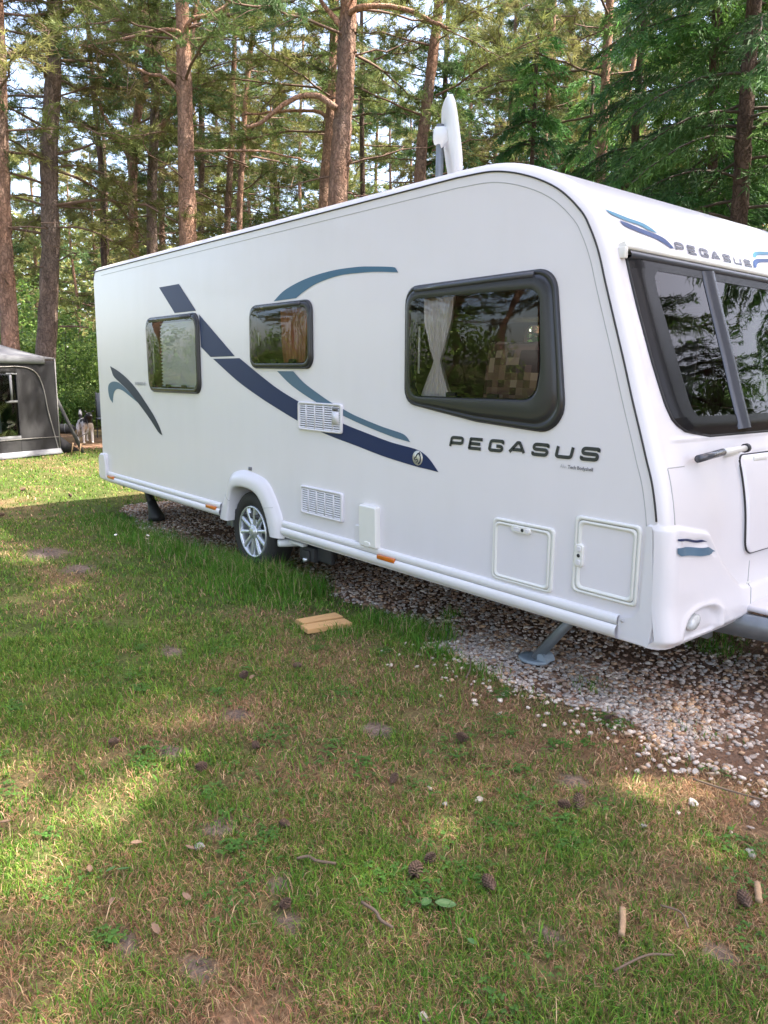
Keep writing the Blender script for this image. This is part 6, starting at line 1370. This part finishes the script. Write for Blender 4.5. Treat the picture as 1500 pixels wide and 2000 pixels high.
TR = [
 ('pine_tree', 'brown pine at the edge above the pale tent roof, leftmost trunk', 0.18, [(-11.17, 1.26, 0), (-11.16, 1.27, 2.08), (-11.16, 1.28, 3.77), (-11.11, 1.33, 5.40), (-11.03, 1.43, 8.4), (-11, 1.5, 14)], 'a', 'bark_m', ()),
 ('pine_tree', 'thick grey pine rising directly behind the tent corner', 0.22, [(-12.43, 2.10, 0), (-12.30, 2.25, 1.83), (-12.15, 2.43, 4.01), (-12.09, 2.50, 5.8), (-11.92, 2.70, 8.16), (-11.6, 3.0, 14)], 'b', 'bark_g', ()),
 ('pine_tree', 'thin dark pine between the tent and the rear corner of the caravan', 0.12, [(-18.94, 6.01, 0), (-18.90, 6.05, 4.59), (-18.87, 6.09, 7.21), (-18.95, 6.0, 9.86), (-19, 5.9, 14)], 'd', 'bark_d', ()),
 ('pine_tree', 'leaning reddish pine with a fork above the rear end of the caravan', 0.14, [(-13.51, 4.69, 0), (-13.46, 4.75, 4.53), (-13.42, 4.80, 6.14), (-13.33, 4.91, 7.25), (-13.12, 5.16, 8.67), (-13.2, 5.06, 9.72), (-13.4, 4.8, 14)], 'd', 'bark_o', BR4),
 ('pine_tree', 'grey rough barked pine just beside the thick orange trunk', 0.15, [(-12.78, 4.79, 0), (-12.70, 4.88, 4.57), (-12.64, 4.96, 6.35), (-12.55, 5.06, 7.96), (-12.5, 5.12, 9.2), (-12.4, 5.25, 14)], 'c', 'bark_g', BR5),
 ('pine_tree', 'slender brown pine half hidden behind the grey rough barked trunk', 0.12, [(-17.75, 7.42, 0), (-17.76, 7.41, 5.34), (-17.76, 7.41, 6.36), (-17.65, 7.55, 8.5), (-17.4, 7.84, 10.7), (-17, 8.2, 14)], 'a', 'bark_m', ()),
 ('pine_tree', 'thick bright orange pine trunk rising behind the roof over the navy block', 0.21, [(-9.85, 4.39, 0), (-9.85, 4.39, 4.16), (-9.84, 4.40, 6.17), (-9.83, 4.41, 7.54), (-9.83, 4.41, 8.43), (-9.85, 4.39, 14)], 'c', 'bark_o', BR6),
 ('pine_tree', 'thin grey pine showing just past the thick orange trunk', 0.14, [(-18.03, 8.65, 0), (-17.93, 8.77, 5.67), (-17.84, 8.86, 8.8), (-17.87, 8.84, 11.65), (-17.9, 8.8, 15)], 'c', 'bark_g', ()),
 ('pine_tree', 'dark slim pine over the rear half of the roof, first of a close pair', 0.13, [(-16.59, 8.81, 0), (-16.5, 8.92, 5.66), (-16.42, 9.01, 7.39), (-16.33, 9.11, 9.22), (-16.2, 9.3, 14)], 'd', 'bark_m', ()),
 ('pine_tree', 'slim reddish pine leaning towards the front, second of a close pair', 0.11, [(-14.58, 8.08, 0), (-14.49, 8.19, 5.45), (-14.41, 8.29, 7.29), (-14.32, 8.40, 8.95), (-14.14, 8.61, 10.81), (-13.8, 9, 14)], 'c', 'bark_o', ()),
 ('pine_tree', 'dark thin pine against the sky gap above the middle of the roof', 0.11, [(-18.06, 11.72, 0), (-18.1, 11.67, 6.53), (-18.13, 11.64, 8.15), (-18.13, 11.63, 9.88), (-18.1, 11.6, 14)], 'd', 'bark_d', ()),
 ('pine_tree', 'biggest pine with a long curved bare branch, rising over the mid roof', 0.225, [(-6.80, 5.69, 0), (-6.71, 5.79, 4.65), (-6.65, 5.87, 6.18), (-6.61, 5.91, 7.41), (-6.60, 5.92, 7.81), (-6.5, 6, 14)], 'c', 'bark_m', BR11),
 ('pine_tree', 'reddish pine tucked close behind the biggest trunk', 0.16, [(-10.68, 8.07, 0), (-10.56, 8.21, 5.39), (-10.45, 8.33, 7.3), (-10.4, 8.39, 8.93), (-10.3, 8.5, 14)], 'c', 'bark_o', BR12),
 ('pine_tree', 'thin dark pine standing in the blue sky gap past the biggest trunk', 0.12, [(-15.44, 13.27, 0), (-15.46, 13.25, 7), (-15.48, 13.23, 8.7), (-15.5, 13.2, 11.09), (-15.5, 13.2, 15)], 'd', 'bark_d', ()),
 ('pine_tree', 'leaning brown pine just behind the satellite antenna', 0.16, [(-7.70, 8.50, 0), (-7.62, 8.59, 5.51), (-7.56, 8.67, 6.81), (-7.46, 8.78, 8.17), (-7.42, 8.83, 8.92), (-7.2, 9.1, 14)], 'd', 'bark_m', ()),
 ('pine_tree', 'dark twisted pine directly above the satellite antenna', 0.13, [(-12.53, 13.64, 0), (-12.44, 13.73, 7.89), (-12.37, 13.82, 9.56), (-12.36, 13.84, 10.65), (-12.3, 13.9, 15)], 'a', 'bark_d', ()),
 ('pine_tree', 'pale thin pine amid foliage over the front end of the roof', 0.11, [(-11.8, 16.06, 0), (-11.8, 16.06, 8.18), (-11.79, 16.06, 10.35), (-11.75, 16.11, 12.45), (-11.7, 16.2, 16)], 'a', 'bark_m', ()),
 ('fir_sapling', 'narrow dark young fir just in front of the satellite antenna', 0.06, [(-8.6, 10.2, 0), (-8.6, 10.2, 3), (-8.6, 10.2, 6), (-8.6, 10.2, 8.2)], 'k', 'bark_d', ()),
 ('pine_tree', 'orange lit pine stem behind the narrow firs', 0.12, [(-10.49, 16.06, 0), (-10.46, 16.1, 7.64), (-10.43, 16.12, 9.32), (-10.4, 16.16, 11.22), (-10.3, 16.2, 15)], 'b', 'bark_o', ()),
 ('pine_tree', 'straight reddish pine above the curve of the front roof', 0.145, [(-5.47, 11.93, 0), (-5.49, 11.91, 6.6), (-5.5, 11.89, 8.01), (-5.5, 11.89, 8.99), (-5.5, 11.9, 14)], 'c', 'bark_o', ()),
 ('pine_tree', 'thin leaning pine next to the straight reddish one over the front roof', 0.11, [(-7.87, 16.07, 0), (-7.79, 16.16, 8.18), (-7.73, 16.23, 9.57), (-7.63, 16.36, 11.05), (-7.4, 16.6, 15)], 'd', 'bark_o', ()),
 ('fir_tree', 'bright green drooping fir behind the front stripes, middle of three', 0.10, [(-1.79, 10.08, 0), (-1.86, 10.0, 4.09), (-1.92, 9.93, 5.14), (-1.99, 9.85, 6.69), (-2.1, 9.7, 12.4)], 'h', 'bark_d', ()),
 ('fir_tree', 'slim drooping fir set back between its two thicker neighbours', 0.07, [(-2.92, 12.63, 0), (-3.0, 12.54, 4.58), (-3.06, 12.46, 5.82), (-3.14, 12.37, 7.2), (-3.3, 12.2, 10.4)], 'i', 'bark_d', ()),
 ('fir_tree', 'thick trunked drooping fir nearest the front corner of the roof', 0.14, [(-0.60, 8.40, 0), (-0.61, 8.39, 3.64), (-0.62, 8.37, 4.4), (-0.64, 8.35, 5.6), (-0.7, 8.3, 12.4)], 'h', 'bark_d', ()),
 ('fir_tree', 'green fir filling the upper corner past the front of the caravan', 0.09, [(-1.0, 11.6, 0), (-1.0, 11.6, 4), (-1.0, 11.6, 7), (-1.0, 11.6, 12.4)], 'h', 'bark_m', ()),
 ('fir_tree', 'spreading fir whose low boughs hang behind the front roof curve', 0.10, [(-4.3, 11.3, 0), (-4.3, 11.3, 4), (-4.3, 11.3, 7), (-4.3, 11.3, 10.4)], 'i', 'bark_d', ()),
 ('fir_sapling', 'narrow dark young fir over the highest point of the roof', 0.06, [(-6.3, 10.6, 0), (-6.3, 10.6, 3), (-6.3, 10.6, 6), (-6.3, 10.6, 8.4)], 'k', 'bark_d', ()),
 ('fir_sapling', 'narrow young fir between the reddish pine and the highest roof point', 0.06, [(-6.9, 13.4, 0), (-6.9, 13.4, 3), (-6.9, 13.4, 6), (-6.9, 13.4, 8.4)], 'k', 'bark_d', ()),
]
for i, (nm, lab, r0, pts, var, bm_, limbs) in enumerate(TR):
    make_tree(nm, lab, pts, r0, var, bm_, 300 + i, rotz=1.7 * i, limbs=limbs)
# trees outside the picture whose shade falls on the pitch and that the windows mirror
OUT = [('a', 7.7, 5.0, 0.4), ('a', 6.6, 2.9, 2.0), ('a', 8.7, 1.9, 1.0), ('c', 9.0, 7.2, 3.0), ('c', 5.6, 5.2, 5.0), ('c', 11.5, 6.5, 2.2), ('c', 3.8, 4.5, 0.9),
       ('a', -6.5, -10.5, 1.0), ('b', -10.5, -9.5, 2.6), ('f', -15, -11, 0.3), ('b', -2.5, -12, 4.0), ('g', -20, -8, 0.9), ('f', -8, -16, 2.2), ('f', 1.5, -11, 1.2), ('f', 5.5, -12.5, 3.2), ('g', 10, -11, 0.2), ('f', -13, -15, 4.2), ('f', -4.5, -14.5, 5.1), ('g', 3.5, -16, 5.1), ('h', 11.8, 7.6, 0.2), ('h', 9.6, 10.4, 1.2), ('h', 14, 10, 2.2), ('h', 21, 9.5, 3.2), ('h', 18.5, 17, 4.2), ('i', 10.5, 16.5, 0.7), ('h', 23, 15, 1.7), ('h', 7.5, 19, 2.7), ('h', 15.5, 20, 0.1), ('h', 25, 11.5, 2.9)]
OLAB = ['pine with high crown out past the front corner of the caravan', 'low branched pine closest to the front of the caravan', 'pine standing farthest out in front of the drawbar', 'low branched pine well behind the drawbar', 'thin pine on the far side of the drawbar', 'pine at the far corner of the pitch ahead of the caravan', 'pine standing level with the front window on the far side',
        'pine mirrored in the large lounge window', 'low branched pine mirrored in the small kitchen window', 'full pine mirrored beside the blind', 'low branched pine behind the photographer', 'tall pine across the grass from the tent', 'full pine deep behind the photographer', 'full pine right behind the photographer', 'full pine behind and beside the photographer', 'tall pine off behind the drawbar end', 'full pine far across the grass opposite the tent', 'full pine in the row behind the mirrored ones', 'tall pine farthest behind the photographer', 'fir nearest the end of the drawbar on the far side', 'fir mirrored in the middle of the front window', 'shorter fir mirrored low in the front window', 'fir standing out ahead of the drawbar', 'fir at the back of the mirrored row', 'shorter fir past the far front corner', 'fir at the far end of the mirrored row', 'fir closing the gap past the far front corner', 'fir deepest in the mirrored row', 'fir standing farthest ahead of the drawbar']
for i, ((v_, x, y, rz), lab) in enumerate(zip(OUT, OLAB)):
    make_tree('fir_tree' if v_ in 'hi' else 'pine_tree', lab, [(x, y, 0), (x, y, 4), (x + 0.1, y, 9), (x, y, 15)], 0.18, v_, 'bark_m', 500 + i, rotz=rz, scale=1.3 if v_ in 'hi' else 1.0)
# the wood behind: single trees, one kind of label
g = np.random.default_rng(77); fx, fy = -math.sin(yaw), math.cos(yaw)
ft = trunk_mesh([(0, 0, 0), (0.1, 0, 5), (0, 0.1, 10), (0, 0, 15)], 0.15, 9, 8); ft.materials.append(M['bark_m'])
ft2 = trunk_mesh([(0, 0, 0), (-0.2, 0.1, 5), (0.1, 0.2, 10), (0, 0, 15)], 0.13, 10, 8); ft2.materials.append(M['bark_o'])
for i in range(50):
    a = -0.56 + 1.16 * ((i * 0.618) % 1.0); r = 26 + 30 * ((i * 0.377) % 1.0)
    x = CAM[0] + r * (fx * math.cos(a) + fy * math.sin(a)); y = CAM[1] + r * (fy * math.cos(a) - fx * math.sin(a))
    t = empty('pine_tree', (x, y, 0), g.uniform(0, 6)); tag(t, 'slim pine deep in the wood behind the nearer trunks', 'tree', 'pines deep in the wood')
    s = g.uniform(0.8, 1.15); t.scale = (s, s, s)
    link('trunk', (ft, ft2)[i % 2], None, t)
    cm, lm = VAR['fgadf'[i % 5]]; link('crown', cm, None, t)['kind'] = 'stuff'; link('limbs', lm, None, t)['kind'] = 'stuff'
# broadleaf bushes beyond the tent and under the trees
BV = [bush_variant(21, 1.9, 2.6, 9000), bush_variant(22, 1.5, 1.7, 7000), bush_variant(23, 1.2, 0.9, 5000)]
BU = [(0, -18.0, 4.4, 1.1, 'dense leafy bush directly behind the dog'), (0, -19.5, 3.4, 1.25, 'tall leafy bush between the two left pine trunks and the caravan'), (0, -16.8, 5.8, 1.0, 'leafy bush partly hidden by the rear end of the caravan'), (1, -15.6, 4.6, 0.75, 'low bright green bush just behind the dog'),
      (0, -18.5, 1.6, 1.0, 'leafy bush behind the tent roof'), (1, -16.0, 3.6, 0.6, 'small pale bush beside the tent corner'), (0, -23.0, 5.5, 1.6, 'large bush at the back of the clearing'), (0, -15, 8.2, 1.3, 'bush hidden low behind the caravan rear'),
      (0, -9.5, -7.5, 1.2, 'bush mirrored in the caravan windows'), (0, -5.6, -8.2, 1.2, 'bush mirrored in the large window'), (0, -14.5, -6.5, 1.2, 'bush across the grass in front of the tent'), (0, -1.5, 14.5, 1.3, 'sunny leafy bush low behind the firs'), (0, 1.2, 13.5, 1.3, 'leafy bush past the far front corner'), (0, -4.5, 16, 1.5, 'leafy bush behind the spreading fir'), (0, 12, 10, 1.3, 'bush mirrored low in the front window'), (0, 16, 9.5, 1.4, 'bush ahead of the drawbar end'), (0, 14.5, 15, 1.5, 'bush among the mirrored firs'), (0, 20, 13, 1.6, 'bush at the foot of the far mirrored firs')]
for i, (v_, x, y, s, lab) in enumerate(BU):
    t = tag(empty('leafy_bush', (x, y, 0), i * 1.3), lab, 'bush'); t.scale = (s, s, s)
    link('foliage', BV[v_][0], None, t)['kind'] = 'stuff'; link('stems', BV[v_][1], None, t)['kind'] = 'stuff'
# far woodland that closes the view
g = np.random.default_rng(88); n = 40000; r = g.uniform(62, 86, n); a = g.uniform(-0.75, 0.75, n)
x = CAM[0] + r * (fx * np.cos(a) + fy * np.sin(a)); y = CAM[1] + r * (fy * np.cos(a) - fx * np.sin(a)); hmax = 8 + 8 * vnoise(a * 22, r * 0.05, 5); z = g.uniform(0, 1, n) ** 0.75 * hmax
P = np.stack([x, y, z], -1); tone = PN[g.integers(0, 5, n)] * g.uniform(0.7, 1.3, (n, 1))
V, T, C = spray(P, unit(g.normal(0, 1, (n, 3))), 2, 0.75, 0.30, tone, g, 0.8)
fw_ = mesh_np('far_woodland', V, T, C)
tag(link('far_woodland', fw_, M['needles']), 'distant belt of woodland closing the view behind everything', 'woodland', None, 'stuff')
